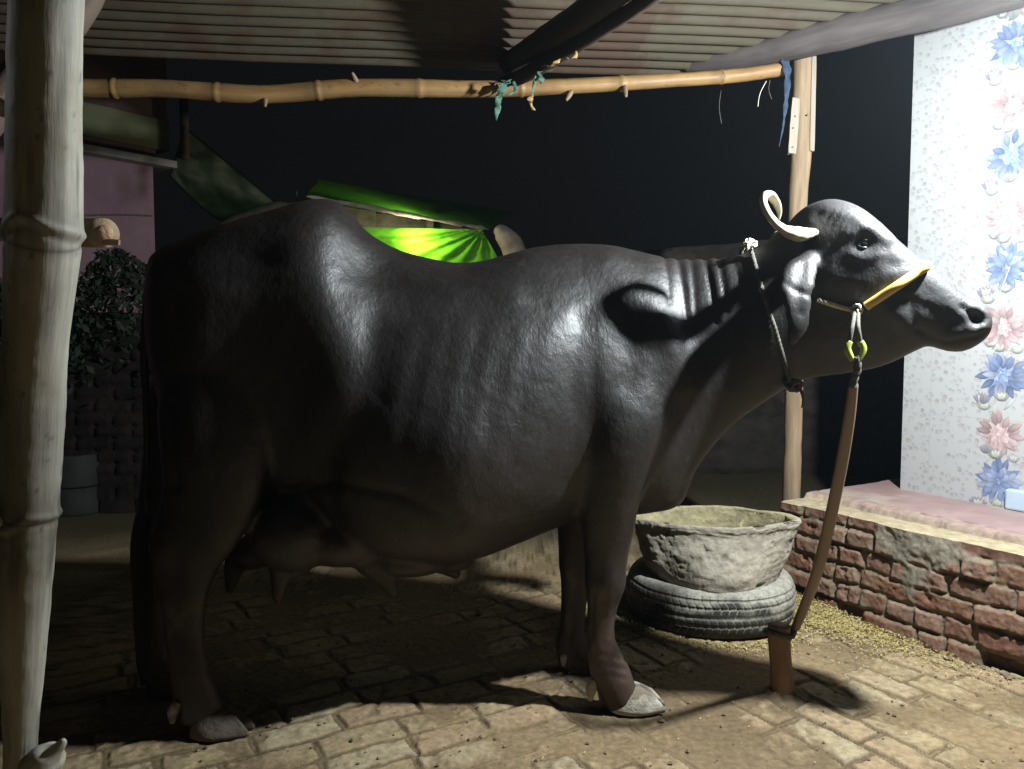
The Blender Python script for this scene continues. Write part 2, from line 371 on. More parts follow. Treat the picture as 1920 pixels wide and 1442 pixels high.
# ================================================================== GROUND
U = np.array([.505, -.863]); Vv = np.array([.863, .505])   # along the plinth, and into it
def brickfield(x, y):
    """height and colour of the paved ground"""
    p = np.stack([x, y, 0*x], 1)
    wx = fbm(p, 7, 3)*.014+fbm(p, 28, 5)*.004; wy = fbm(p, 7, 13)*.014+fbm(p, 28, 15)*.004
    a = (x+wx)*U[0]+(y+wy)*U[1]; c = (x+wx)*Vv[0]+(y+wy)*Vv[1]
    reg = (x < .12+.25*(y-2.3))
    L = np.where(reg, c, a); T = np.where(reg, a, c)
    tw, tl = .118, .238
    row = np.floor(T/tw); off = _h(row.astype(int), reg.astype(int), row.astype(int)*0, 5)*tl
    li = np.floor((L+off)/tl); fl = (L+off)/tl-li; ft = T/tw-row
    dl = np.minimum(fl, 1-fl)*tl; dt = np.minimum(ft, 1-ft)*tw
    rid = _h(row.astype(int), li.astype(int), reg.astype(int), 11); rid2 = _h(row.astype(int), li.astype(int), reg.astype(int), 12)
    d = np.minimum(dl, dt)-.003-.014*rid2*np.clip(fbm(p, 16, 21)+.4, 0, 1)
    m = sstep(-.001, .006, d)
    wear = fbm(p, 5.2, 41, 5); fine = fbm(p, 34, 51, 4)
    cover = sstep(-.22, .30, wear+.30*(rid-.45)+.30*fine+.1*fbm(p, 90, 55, 3))      # exposed brick
    m2 = m*cover
    dist = np.hypot(x-.3, y-2.6)
    amp = np.clip(1.6-dist*.25, .1, 1)
    z = (.007*m2+.004*(rid-.5)*m2+.004*fine*m2+.003*fbm(p, 60, 61, 3)+.006*wear)*amp
    pit = sstep(.42, .62, fbm(p, 22, 71, 3))*m2; z = z-.008*pit*amp
    g = 1-sstep(-.001, .006, np.abs(d-.0005)); z = (z-.006*g*sstep(-.3, .1, wear)*amp)*.72
    dirt = np.array([.30, .225, .135]); dirt2 = np.array([.20, .148, .09]); b1 = np.array([.47, .385, .245]); b2 = np.array([.45, .335, .22]); b3 = np.array([.53, .465, .33])
    bc = b1+(b2-b1)*sstep(.5, .8, rid)[:, None]; bc = bc+(b3-bc)*sstep(.82, .9, rid2)[:, None]*.8
    dc = dirt+(dirt2-dirt)*sstep(-.3, .4, fbm(p, 2.3, 81))[:, None]
    col = dc+(bc-dc)*(m2*.85*(.8+.2*fine))[:, None]
    col = col*(1-.62*g*sstep(-.35, .05, wear))[:, None]*(1-.35*pit)[:, None]
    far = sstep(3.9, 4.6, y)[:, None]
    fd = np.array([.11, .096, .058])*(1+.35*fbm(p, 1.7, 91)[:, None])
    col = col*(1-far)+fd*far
    col = col*np.array([.88, .84, .76])
    return z, np.clip(col, .01, 1)
def axis(lo, hi, st, far, neg):
    a = list(np.arange(lo, hi, st)); s = st; x = a[-1]
    while x < far: s *= 1.18; x += s; a.append(x)
    s = st; x = a[0]
    while x > neg: s *= 1.18; x -= s; a.insert(0, x)
    return np.array(a)
gx = axis(-1.3, 2.0, .0052, 38, -38); gy = axis(1.97, 3.3, .0052, 55, -10)
X, Y = np.meshgrid(gx, gy, indexing='ij')
z, col = brickfield(X.ravel(), Y.ravel())
z = z+np.clip(np.hypot(X.ravel()-.3, Y.ravel()-2.6)-3, 0, 40)*0
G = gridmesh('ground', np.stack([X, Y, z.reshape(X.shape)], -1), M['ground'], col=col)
tag(G, None, None, kind='structure')
def gz(x, y):
    return float(brickfield(np.array([x]), np.array([y]))[0][0])

# ================================================================== PLINTH with brick face
cor = np.array([1.185, 3.40])
TH = .405
plinth = thing('brick_plinth', 'low platform of rough red bricks and mud mortar with a pink cement top', 'platform', (float(cor[0]), float(cor[1]), 0))
def brickface(s, h, seed=0):
    p = np.stack([s, h, 0*s+seed], 1)
    hw = h+fbm(p, 5, 3+seed)*.013+fbm(p, 22, 9+seed)*.004; sw = s+fbm(p, 6, 23+seed)*.02
    ch = .074; row = np.floor((hw+.01)/ch); fh = (hw+.01)/ch-row
    bl = .225; off = _h(row.astype(int), row.astype(int)*0, row.astype(int)*0, 7+seed)*bl
    li = np.floor((sw+off)/bl); fs = (sw+off)/bl-li
    half = _h(row.astype(int), li.astype(int), li.astype(int)*0, 17+seed) > .68
    fs2 = np.where(half, np.mod(fs*2, 1), fs); L = np.where(half, bl/2, bl)
    bid = np.where(half & (fs > .5), 1, 0)
    r = _h(row.astype(int), li.astype(int), bid, 27+seed); r2 = _h(row.astype(int), li.astype(int), bid, 28+seed); r3 = _h(row.astype(int), li.astype(int), bid, 29+seed)
    ds = np.minimum(fs2, 1-fs2)*L; dh = np.minimum(fh, 1-fh)*ch
    d = np.minimum(ds, dh*1.05)+.003*fbm(p, 60, 32+seed)
    d = d-.006-.006*fbm(p, 30, 33+seed)
    m = sstep(-.001, .0055, d)
    top = sstep(.3, .36, h)
    plast = sstep(.24, .40, fbm(p, 3.4, 43+seed)+.15*fbm(p, 25, 45+seed)+.12*top)*(r3 > .3)
    z = m*(.018+.030*(r-.45))+.005*fbm(p, 26, 53+seed)*m+(1-m)*.009*fbm(p, 24, 55+seed)-.003
    z = z-.012*sstep(.35, .6, fbm(p, 15, 57+seed))*m
    z = z*(1-plast)+plast*(.016+.013*fbm(p, 17, 63+seed))
    z = z+.004*fbm(p, 70, 64+seed)
    miss = (r2 > .93)&(h < .28); z = np.where(miss, z-.045*m, z)
    c1 = np.array([.235, .112, .068]); c2 = np.array([.16, .085, .06]); c3 = np.array([.28, .165, .12]); mo = np.array([.19, .155, .105]); pl = np.array([.23, .20, .15])
    bc = c1+(c2-c1)*r2[:, None]; bc = bc+(c3-bc)*sstep(.6, .9, r3)[:, None]
    dust = sstep(-.1, .5, fbm(p, 12, 73+seed))[:, None]*.35
    bc = bc*(1-dust)+np.array([.30, .23, .15])*dust
    col = mo+(bc-mo)*m[:, None]; col = col*(1-plast[:, None])+pl*(1+.25*fbm(p, 20, 83+seed)[:, None])*plast[:, None]
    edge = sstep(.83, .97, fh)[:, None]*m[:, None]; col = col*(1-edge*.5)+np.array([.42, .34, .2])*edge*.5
    return z, np.clip(col, .01, 1)
ss = np.arange(-.012, 2.6, .0052); hh = np.concatenate([np.arange(-.03, TH, .0052), [TH]])
Sg, Hg = np.meshgrid(ss, hh, indexing='ij')
bz, bc = brickface(Sg.ravel(), Hg.ravel()); bz = bz.reshape(Sg.shape); bc = bc.reshape(Sg.shape+(3,))
# the face leans a little: lower courses stand forward
lean = (TH-Hg)*.06
PX = cor[0]+Sg*U[0]-Vv[0]*(bz+lean); PY = cor[1]+Sg*U[1]-Vv[1]*(bz+lean)
gridmesh('brick_face', np.stack([PX, PY, Hg], -1), M['brick'], plinth, col=bc, flip=True)
# dusty top ledge, from the brick edge inwards, then the slab's broken edge
ww = np.concatenate([[0], np.arange(.006, .23, .006)])
Sg2, Wg = np.meshgrid(ss, ww, indexing='ij')
p = np.stack([Sg2.ravel(), Wg.ravel(), 0*Wg.ravel()], 1)
lz = (.0035*fbm(p, 30, 5)+.004*fbm(p, 8, 6)).reshape(Sg2.shape)
wave = (.150+.018*fbm(np.stack([Sg2.ravel(), 0*Sg2.ravel(), 0*Sg2.ravel()], 1), 9, 8)+.006*fbm(p, 45, 9)).reshape(Sg2.shape)
gap = np.exp(-((Wg-wave)/.009)**2)*sstep(.1, .35, Sg2)
lz = lz-.014*gap*(.6+.4*fbm(p, 20, 10).reshape(Sg2.shape))
up = sstep(0, .016, Wg-wave); lz = lz+up*.022
e0 = -bz[:, -1][:, None]*np.ones_like(Wg)*(1-sstep(0, .02, Wg))
topz = TH+lz*sstep(0, .01, Wg+.002)
c_d = np.array([.42, .34, .215]); c_r = np.array([.26, .21, .14]); c_p = np.array([.34, .23, .21])
cl = c_d*(1+.15*fbm(p, 14, 12).reshape(Sg2.shape+(1,))); k = np.clip(gap*1.5, 0, 1)[..., None]; cl = cl*(1-k)+c_r*k
k = (up*(.75+.25*fbm(p, 12, 14).reshape(Sg2.shape)))[..., None]; cl = cl*(1-k)+c_p*k
LX = cor[0]+Sg2*U[0]+Vv[0]*(Wg+e0); LY = cor[1]+Sg2*U[1]+Vv[1]*(Wg+e0)
gridmesh('ledge', np.stack([LX, LY, topz], -1), M['clay'], plinth, col=cl)
def uv3(s, w, z): return (cor[0]+s*U[0]+w*Vv[0], cor[1]+s*U[1]+w*Vv[1], z)
sx_ = np.arange(-.012, 2.6, .03); sw_ = np.arange(.222, 1.7, .03)
Sg3, Wg3 = np.meshgrid(sx_, sw_, indexing='ij'); p = np.stack([Sg3.ravel(), Wg3.ravel(), 0*Wg3.ravel()], 1)
sl = (TH+.0205+.0025*fbm(p, 5, 3)).reshape(Sg3.shape)
jag = np.where(Sg3 < 0, .012*fbm(p, 14, 4).reshape(Sg3.shape), 0)
gridmesh('cement_top', np.stack([cor[0]+(Sg3+jag)*U[0]+Wg3*Vv[0], cor[1]+(Sg3+jag)*U[1]+Wg3*Vv[1], sl], -1), M['slab'], plinth)
# core (closes the ends)
MM = Matrix(((U[0], Vv[0], 0, cor[0]), (U[1], Vv[1], 0, cor[1]), (0, 0, 1, 0), (0, 0, 0, 1)))
box('core', (-.008, .03, -.05), (2.6, 1.7, TH-.03), M['mud'], plinth, MM, bev=.006)

# ================================================================== TILED WALL
WO = .66                                              # set back from the plinth edge
wall = thing('tiled_wall', 'white pebble pattern tiled wall with columns of blue and pink flowers', 'wall', uv3(0, WO, TH+.02))
w0 = PZ(1688, 916, TH+.022); wdir = Vector((U[0], U[1], 0)); wn = Vector((Vv[0], Vv[1], 0))
WL, WH = .95, 2.25
def wp(s, h, out=0.0): return w0+wdir*s+Vector((0, 0, h))-wn*out
V = [wp(0, -.02), wp(WL, -.02), wp(WL, WH), wp(0, WH)]
V2 = [v+wn*.011 for v in V]
mesh('tile_sheet', V+V2, [(0, 1, 2, 3), (5, 4, 7, 6), (4, 0, 3, 7), (1, 5, 6, 2), (3, 2, 6, 7), (4, 5, 1, 0)], M['tile'], wall, smooth=False,
     tc=[(0, -.02, 0), (WL, -.02, 0), (WL, WH, 0), (0, WH, 0)]*2)
V = [wp(.004, -.02, -.0112), wp(WL, -.02, -.0112), wp(WL, WH, -.0112), wp(.004, WH, -.0112)]
V2 = [v+wn*.12 for v in V]
mesh('wall_core', V+V2, [(0, 1, 2, 3), (5, 4, 7, 6), (4, 0, 3, 7), (1, 5, 6, 2), (3, 2, 6, 7), (4, 5, 1, 0)], M['greyplaster'], wall, smooth=False)
# printed flowers: flat petals on the tiles
pv, pf, pc = [], [], []
lay = [0]
def petal(cx, cy, ang, L, Wd, c, tip=1.0):
    lay[0] += 1; o = .0008+(lay[0] % 60)*.00003; n = len(pv); m_ = 9
    pts = []
    for i in range(m_+1):
        t = i/m_; pts.append((t*L, Wd*.5*math.sin(math.pi*t**.8)*(1 if t < .95 else .6)))
    ring = pts+[(a_, -b_) for a_, b_ in reversed(pts[1:-1])]
    ca, sa = math.cos(ang), math.sin(ang)
    for k_, (a_, b_) in enumerate(ring):
        pv.append(wp(cx+a_*ca-b_*sa, cy+a_*sa+b_*ca, o)); t = a_/L; sh = .72+.55*t
        if abs(b_) > Wd*.3: sh *= .93
        pc.append([min(.95, q*sh) for q in c])
    cc = len(pv); pv.append(wp(cx+.55*L*ca, cy+.55*L*sa, o)); pc.append([min(.95, q*1.12+.03) for q in c])
    for i in range(len(ring)): pf.append((cc, n+i, n+(i+1) % len(ring)))
rr = random.Random(4)
def flower(cx, cy, c, r=.075):
    for ringi, (rad, L, Wd, cnt) in enumerate(((1., .60, .27, 17), (.86, .52, .27, 16), (.70, .46, .28, 14), (.52, .42, .28, 11), (.34, .36, .26, 8), (.16, .26, .2, 5))):
        for i in range(cnt):
            a_ = 2*math.pi*(i+.5*(ringi % 2))/cnt+rr.uniform(-.22, .22); q_ = rad*rr.uniform(.86, 1.1)
            f = .80+.42*(ringi/5)+rr.uniform(-.16, .16); w_ = max(0, rr.uniform(-.3, .35)); cc = tuple(min(.8, q*f*(1-w_)+.55*w_) for q in c)
            petal(cx+math.cos(a_)*r*(q_-L)*.95, cy+math.sin(a_)*r*(q_-L)*.95, a_+rr.uniform(-.2, .2), r*L*rr.uniform(.9, 1.15), r*Wd, cc)
def bud(cx, cy, s=.024, c=(.38, .38, .38)):
    for i in range(7):
        a_ = R(40+i*100/6); petal(cx, cy-s*.4, a_, s*1.5, s*.55, tuple(q*(.8+.07*(i % 3)) for q in c))
    for i in range(3): petal(cx, cy-s*.2, R(60+30*i), s*1.0, s*.5, (.44, .46, .38))
def stem(x0, y0, x1, y1, w=.006):
    a_ = math.atan2(y1-y0, x1-x0); petal(x0, y0, a_, math.hypot(x1-x0, y1-y0), w, (.40, .43, .38))
FX = None
# find wall coordinate of the flower column from its picture position
def wall_sh(px, py):
    d = ray(px, py); t = (w0-camo.location).dot(wn)/d.dot(wn); q = camo.location+d*t
    return (q-w0).dot(wdir), q.z-w0.z
BL = (.17, .22, .36); PK = (.41, .29, .29)
s1, h1 = wall_sh(1888, 500); s2, h2 = wall_sh(1884, 704)
per = h1-h2
s3, h3 = wall_sh(1888, 408)
for colx in (0,):
    for k in range(-6, 3):
        hb = h1+per*(-k)
        if hb < -.0 or hb > WH-.1: continue
        cx = s1+colx
        stem(cx-.03, hb-.13, cx+.02, hb+.02); stem(cx-.07, hb-.09, cx-.02, hb-.15)
        flower(cx, hb+(h3-h1), PK, .098)
        flower(cx, hb, BL, .102)
        bud(cx+.0, hb-.092, .030, (.30, .31, .29)); bud(cx-.078, hb-.108, .034, (.26, .24, .30)); bud(cx-.068, hb-.135, .030, (.33, .32, .33)); bud(cx-.015, hb+.108, .032, (.29, .30, .28)); bud(cx-.052, hb+.125, .026, (.28, .27, .30)); stem(cx-.05, hb-.20, cx-.015, hb-.10, .010); stem(cx-.06, hb+.06, cx-.02, hb+.13, .009); petal(cx+.01, hb-.14, R(50), .07, .014, (.42, .44, .41))
        bud(cx+.055, hb+.10, .024, (.36, .35, .34))
mesh('flower_print', pv, pf, M['print'], wall, smooth=False, col=pc)
# pale block on the platform
bl_ = PZ(1888, 953, TH+.022)
blk = box('feed_block', (0, -.02, 0), (.16, .09, .082), M['box'], None, Matrix.Translation(bl_)@Matrix.Rotation(math.atan2(U[1], U[0]), 4, 'Z'), bev=.008)
tag(blk, 'pale blue block sitting on the pink platform against the tiled wall', 'block')

# ================================================================== ROOF and its timber
RZ = 2.36; RY = R(6.5)
roof = thing('tin_roof', 'rusty corrugated iron roof sheets seen from below above the buffalo', 'roof', (0, 3.7, RZ))
cr, sr = math.cos(RY), math.sin(RY)
def roofpt(a, c, z): return (a*cr-c*sr, a*sr+c*cr, z)
xs = np.arange(-2.6, 2.41, .05)
for k, (a0, a1) in enumerate(((-2.6, -1.9), (-1.95, -.72), (-.78, .18), (.12, 1.02), (.96, 2.5))):
    ax = np.arange(a0, a1+.001, .04 if k < 3 else .008); cy = np.arange(1.0, 3.72, .0076)
    A, B = np.meshgrid(ax, cy, indexing='ij')
    bmax = np.minimum(3.72, (4.44-A*(sr+.72*cr))/(cr-.72*sr)); B = 1.0+(B-1.0)*(bmax-1.0)/2.72
    zz = RZ+.14*(3.7-B)+.012*np.sin(2*math.pi*B/.076)+.003*(k % 2)+.004*np.sin(A*3+k)+.0025*fbm(np.stack([A.ravel(), B.ravel(), 0*A.ravel()+k], 1), 3, k).reshape(A.shape)
    t = np.full(A.shape+(3,), [.50, .60, .56, .48, .60][k])
    gridmesh('roof_sheet', np.stack([A*cr-B*sr, A*sr+B*cr, zz], -1), M['iron'], roof, col=t, flip=True)
def nodes_fun(period, ph, amp=.13, w=.010, L=None):
    def f(s):
        q = (s+ph)/period; d = (q-round(q))*period
        return 1+amp*math.exp(-(d/w)**2)-.05*math.exp(-((d-.014)/.008)**2)+.02*math.cos(2*math.pi*q)
    return f
def bamboo_mat(name, c1, c2, c3, rough):
    m = bpy.data.materials.new(name); nt, b = NT(m); v = coord(nt, 'tc', (1, 1, .05)); f = noise_node(nt, v, 30, 6, .7)
    a = nt.nodes.new('ShaderNodeAttribute'); a.attribute_name = 'tint'
    c = ramp(nt, f, [(.32, c1), (.64, c2)]); f3 = noise_node(nt, coord(nt, 'tc', (1, 1, .5)), 7, 4, .6); c = mix(nt, ramp(nt, f3, [(.48, (0, 0, 0)), (.66, (1, 1, 1))]), c, c3)
    nt.links.new(mix(nt, 1.0, c, a.outputs['Color'], 'MULTIPLY'), b.inputs['Base Color']); b.inputs['Roughness'].default_value = rough; b.inputs['Specular IOR Level'].default_value = .4
    f2 = noise_node(nt, coord(nt, 'tc', (1, 1, .15)), 120, 4, .7); bump(nt, b, math_(nt, 'ADD', f, math_(nt, 'MULTIPLY', f2, .5)), .4, .0025); return m
M['bamboo_tan'] = bamboo_mat('tan_bamboo', (.23, .12, .042), (.37, .225, .09), (.28, .17, .08), .5)
M['bamboo_old'] = bamboo_mat('old_bamboo', (.16, .15, .122), (.35, .335, .285), (.23, .20, .145), .6)
def bamtint(tc, nodes, seed, dark=.5, spots=.5):
    s = tc[:, 2]; t = np.ones(len(s))
    for q in nodes:
        d = s-q; t = t*(1-.55*np.exp(-(d/.0035)**2))*(1+.12*np.exp(-((d-.02)/.012)**2))*(1-.25*np.exp(-((d+.03)/.03)**2))
    p = tc*np.array([1, 1, .12]); t = t*(1-dark*sstep(.05, .5, fbm(p, 34, seed, 4)))
    p = tc*np.array([1, 1, .35]); t = t*(1-spots*sstep(.42, .62, fbm(p, 110, seed+5, 3)))
    p = tc*np.array([.3, .3, 1]); t = t*(1-.35*sstep(.0, .5, fbm(p, 3.1, seed+9, 4)))
    return np.clip(np.repeat(t[:, None], 3, 1), .05, 1.3)
def bamboo(name, pts, r, mat, parent, period=.28, ph=.0, segs=28, amp=.10, k=26, noise=.0012, w=.010):
    V, F, tc = tubedata(pts, r, None, segs=segs, k=k, noise=noise, nsc=30, rfun=nodes_fun(period, ph, amp, w))
    L_ = tc[:, 2].max(); nd = [i*period-ph for i in range(1, int((L_+ph)/period)+1)]
    return mesh(name, V, F, mat, parent, tc=tc, col=bamtint(tc, nd, 3, .3, .4))
cb = thing('bamboo_crossbeam', 'long tan bamboo pole running across under the roof behind the buffalo', 'pole', P(960, 170, 3.5))
pts = [P(-120, 150, 3.45), P(150, 165, 3.48), P(300, 166, 3.49), P(490, 177, 3.5), P(670, 165, 3.5), P(900, 167, 3.51), P(1060, 162, 3.52), P(1240, 152, 3.53), P(1380, 142, 3.54), P(1472, 129, 3.55)]
bamboo('culm', pts, [.041, .039, .038, .039, .038, .036, .033, .030, .029, .030], M['bamboo_tan'], cb, .44, .13, amp=.16, k=44, w=.008)
for px, py, dx, dy in ((497, 190, 0, 9), (668, 152, -8, -16), (1068, 178, -6, 10), (1172, 170, 2, 11)):
    q = P(px, py, 3.47); e = P(px+dx, py+dy, 3.44)
    tube('branch_stub', [q+(q-e)*.6, q, (q+e)/2, e], [.011, .012, .010, .006], None, M['wood_post'], cb, segs=10, k=3, noise=.002)
# thick dark rafter and thin rafter
ra = thing('dark_rafter', 'thick dark log rafter resting on the bamboo crossbeam under the tin roof', 'rafter', P(955, 130, 3.5))
RD = (P(1230, -230, 2.2)-P(962, 128, 3.5))
V, F, tc = tubedata([P(955, 118, 3.62), P(966, 112, 3.5), P(1110, 15, 2.86), P(1290, -130, 2.3)], [.042, .048, .052, .055], None, segs=24, k=14, noise=.008, nsc=9)
mesh('log', V, F, M['wood_dark'], ra, tc=tc)
ra2 = thing('thin_rafter', 'thin dark pole rafter beside the thick one with torn rags tied to it', 'rafter', P(975, 150, 3.45))
tube('pole', [P(940, 158, 3.6), P(985, 140, 3.4), P(1100, 72, 3.0), P(1215, -2, 2.62), P(1400, -140, 2.2)], [.028, .032, .029, .027, .027], None, M['wood_dark'], ra2, segs=16, k=10, noise=.005, nsc=14)
# big grey log beam from behind the post to the right
bm_ = thing('log_beam', 'thick grey log beam held up by the post on the right', 'beam', P(1500, 90, 3.5))
tube('log', [P(1285, 118, 3.78), P(1400, 105, 3.62), P(1500, 80, 3.47), P(1620, 50, 3.32), P(1740, 22, 3.18), P(1900, -22, 3.0), P(2150, -110, 2.8)], [.045, .055, .066, .070, .072, .074, .075], None, M['wood_beam'], bm_, segs=26, k=10, noise=.012, nsc=7, seed=4)
# ================================================================== POST right
post = thing('wooden_post', 'tan wooden post holding the roof beam beside the feeding trough', 'post', P(1480, 1085, 3.55))
pb = PZ(1484, 1100, 0.0); PYY = 3.56
tube('trunk', [P(1480, 1110, PYY), P(1483, 950, PYY), P(1487, 800, PYY), P(1491, 600, PYY), P(1495, 400, PYY), P(1502, 280, PYY), P(1507, 104, PYY)], [.041, .040, .039, .040, .040, .043, .044], None, M['wood_post'], post, segs=22, k=10, noise=.005, nsc=12, seed=9)
def plank(name, a, b_, wd, th, mat, parent, n=8, jit=.004):
    a, b_ = Vector(a), Vector(b_); t = (b_-a).normalized(); s = t.cross(Vector((0, 1, 0))).normalized(); f = s.cross(t)
    V = []; F = []
    for i in range(n+1):
        q = a+(b_-a)*i/n; w1 = wd*(1+random.uniform(-jit, jit)*10); 
        if i in (0, n): w1 *= .9
        for sx__, fy in ((-1, -1), (1, -1), (1, 1), (-1, 1)): V.append(q+s*sx__*w1/2+f*fy*th/2+Vector((0, 0, random.uniform(-jit, jit))))
    for i in range(n):
        for j in range(4): F.append((i*4+j, i*4+(j+1) % 4, i*4+4+(j+1) % 4, i*4+4+j))
    F += [(3, 2, 1, 0), (n*4, n*4+1, n*4+2, n*4+3)]
    tcs = [(V[i].x*3, V[i].y*3, (V[i]-a).length) for i in range(len(V))]
    return mesh(name, V, F, mat, parent, smooth=False, tc=tcs)
plank('splint', P(1484, 288, PYY-.05), P(1492, 185, PYY-.05), .036, .018, M['wood_board'], post)
plank('splint', P(1519, 286, PYY-.02), P(1523, 108, PYY-.02), .020, .05, M['wood_board'], post)
for (x, y) in ((1491, 218), (1487, 240), (1486, 276), (1514, 215)):
    q = P(x, y, PYY-.062); tube('nail', [q+Vector((0, .01, 0)), q-Vector((0, .003, 0))], .0035, None, M['metal'], post, segs=8)
# rag and strings at the post's head
def ribbon(name, pts, wds, mat, parent=None, side=(1, 0, 0), k=6, th=.0016, seed=0):
    q = catmull([list(p)+[w] for p, w in zip(pts, wds)], k); V = []; F = []; rr_ = random.Random(seed)
    n = len(q)
    for i, p in enumerate(q):
        a_ = math.sin(i*.9+seed)*.6; s = Vector((math.cos(a_), math.sin(a_), .15*math.sin(i*1.3)))*p[3]*.5*rr_.uniform(.8, 1.2)
        c = Vector(p[:3])
        for m_, off in ((-1, 0), (0, .25), (1, 0)): V.append(c+s*m_+Vector((0, off*p[3]*.6, 0)))
    for i in range(n-1):
        for j in range(2): F.append((i*3+j, i*3+j+1, i*3+j+4, i*3+j+3))
    nv = len(V); V2 = [v+Vector((0, th, 0)) for v in V]
    F2 = [tuple(reversed([a_+nv for a_ in f])) for f in F]
    E = []
    for i in range(n-1):
        E.append((i*3, i*3+3, i*3+3+nv, i*3+nv)); E.append((i*3+5, i*3+2, i*3+2+nv, i*3+5+nv))
    E += [(0, nv, nv+1, 1), (1, nv+1, nv+2, 2), ((n-1)*3+1, (n-1)*3+1+nv, (n-1)*3+nv, (n-1)*3), ((n-1)*3+2, (n-1)*3+2+nv, (n-1)*3+1+nv, (n-1)*3+1)]
    return mesh(name, V+V2, F+F2+E, mat, parent)
r_ = ribbon('blue_rag', [P(1472, 112, 3.5), P(1477, 140, 3.5), P(1475, 180, 3.5), P(1472, 210, 3.5), P(1468, 240, 3.5), P(1461, 275, 3.49)], [.035, .032, .022, .016, .008, .003], M['rag_blue'], seed=2)
tag(r_, 'tattered blue strip of cloth hanging beside the top of the wooden post', 'rag')
for (x0, y0, x1, y1, lb) in ((1437, 152, 1421, 200, 'short pale thread curling down from the bamboo near the post'), (1352, 170, 1353, 232, 'long thin thread hanging straight from the bamboo crossbeam'), (1444, 150, 1447, 186, 'thin dark thread hanging closest to the blue rag')):
    o = tube('hanging_thread', [P(x0, y0, 3.5), P((x0+x1)/2-4, (y0+y1)/2, 3.5), P(x1, y1, 3.5)], .0014, None, M['rope_white'] if x0 == 1437 else M['rope_dark'], None, segs=6, k=5)
    tag(o, lb, 'thread', 'threads hanging from the crossbeam')
# rags on the thin rafter
g = M['rag_green']
rg = [('green_rag', [P(950, 150, 3.42), P(943, 165, 3.40), P(935, 185, 3.40), P(933, 205, 3.40), P(930, 226, 3.40)], [.05, .045, .028, .026, .006], g, 'wide dark green strip tied over the crossbeam and hanging down', 3),
      ('green_rag', [P(962, 152, 3.40), P(967, 168, 3.38), P(955, 178, 3.38), P(948, 180, 3.37)], [.012, .018, .016, .008], g, 'small green rag end poking out between the two rafters', 5),
      ('green_rag', [P(1040, 132, 3.2), P(1015, 134, 3.2), P(1008, 138, 3.2), P(1002, 155, 3.2), P(998, 175, 3.2)], [.004, .016, .012, .014, .006], g, 'twisted green rag looped around the thin rafter', 7),
      ('green_rag', [P(1009, 136, 3.19), P(1015, 148, 3.19), P(1015, 157, 3.19)], [.008, .026, .006], g, 'short green flap hanging from the looped rag', 8),
      ('knotted_rag', [P(999, 176, 3.2), P(994, 186, 3.2), P(996, 196, 3.2), P(1000, 206, 3.2)], [.006, .026, .01, .02], M['rag_brown'], 'brown knotted rag dangling below the looped green rag', 9),
      ('burnt_rag', [P(1018, 124, 3.12), P(1035, 122, 3.1), P(1052, 110, 3.08), P(1064, 108, 3.06), P(1078, 108, 3.05), P(1080, 94, 3.05)], [.02, .03, .012, .02, .022, .006], M['rag_brown'], 'scorched yellow brown rag wrapped on the thin rafter', 11)]
for n_, pts, wds, mt, lb, sd in rg: tag(ribbon(n_, pts, wds, mt, seed=sd), lb, 'rag', 'rags tied to the rafters')

# ================================================================== LEFT BAMBOO POST
lp = thing('bamboo_post', 'thick weathered grey bamboo post standing closest to the left edge', 'post', (-.93, 1.53, 0))
pts = [P(106, -180, 1.06), P(88, 0, 1.10), P(84, 210, 1.15), P(82, 425, 1.20), P(67, 640, 1.26), P(58, 800, 1.31), P(52, 975, 1.36), P(44, 1170, 1.43), P(38, 1400, 1.52)]
q = pts[-1]; d_ = (pts[-1]-pts[-2]).normalized(); pts.append(q+d_*(q.z/-d_.z)*1.0)
hw = [57, 60, 61.5, 64, 55, 56, 50, 43, 29]
rad = [w_*pt.y/FPX for w_, pt in zip(hw, pts)]; rad.append(rad[-1]*.97)
V, F, tc = tubedata(pts, rad, None, segs=60, k=44, noise=.0016, nsc=26, seed=3)
LS = []
# node rings at two picture heights
for (py, yy) in ((428, 1.20), (973, 1.36)):
    c = P(70, py, yy); LS.append(float(tc[np.argmin(np.abs(V[:, 2]-c.z)), 2])); dz = V[:, 2]-c.z-.01*np.sin(V[:, 0]*60)
    ax_ = np.array([list(np.interp(V[:, 2], [p_.z for p_ in reversed(pts)], [p_[i] for p_ in reversed(pts)])) for i in range(2)]).T
    d2 = V[:, :2]-ax_; L = np.linalg.norm(d2, axis=1, keepdims=True)+1e-9
    V[:, :2] += d2/L*((.0035*np.exp(-(dz/.006)**2)+.0022*np.exp(-(dz/.022)**2)-.0025*np.exp(-((dz+.014)/.006)**2)))[:, None]
bt = bamtint(tc, LS, 8, .55, .55)
for (a0_, b0_, s0_, s1_) in ((.3, .02, .1, .75), (-.5, .015, .7, 1.3), (.9, .012, .3, .5), (1.6, .015, 1.3, 1.9)):   # long cracks in the skin
    an = np.arctan2(tc[:, 1], tc[:, 0]); da = np.abs(np.angle(np.exp(1j*(an-a0_-1.5-.05*np.sin(tc[:, 2]*9))))); bt = bt*(1-.6*np.exp(-(da/b0_/2.5)**2)*sstep(s0_, s0_+.05, tc[:, 2])*sstep(s1_+.05, s1_, tc[:, 2]))[:, None]
mesh('culm', V, F, M['bamboo_old'], lp, tc=tc, col=bt)
q = P(14, 968, 1.34); tube('branch_stub', [q+Vector((.01, .03, 0)), q+Vector((0, -.02, 0)), q+Vector((-.012, -.062, .0))], [.014, .015, .012], None, M['bamboo_grey'], lp, segs=14, k=4, noise=.003)
rl = thing('bamboo_rail', 'cut end of a bamboo rail poking out behind the grey bamboo post', 'rail', P(185, 436, 1.38))
a_ = P(60, 432, 1.55); b_ = P(196, 437, 1.33)
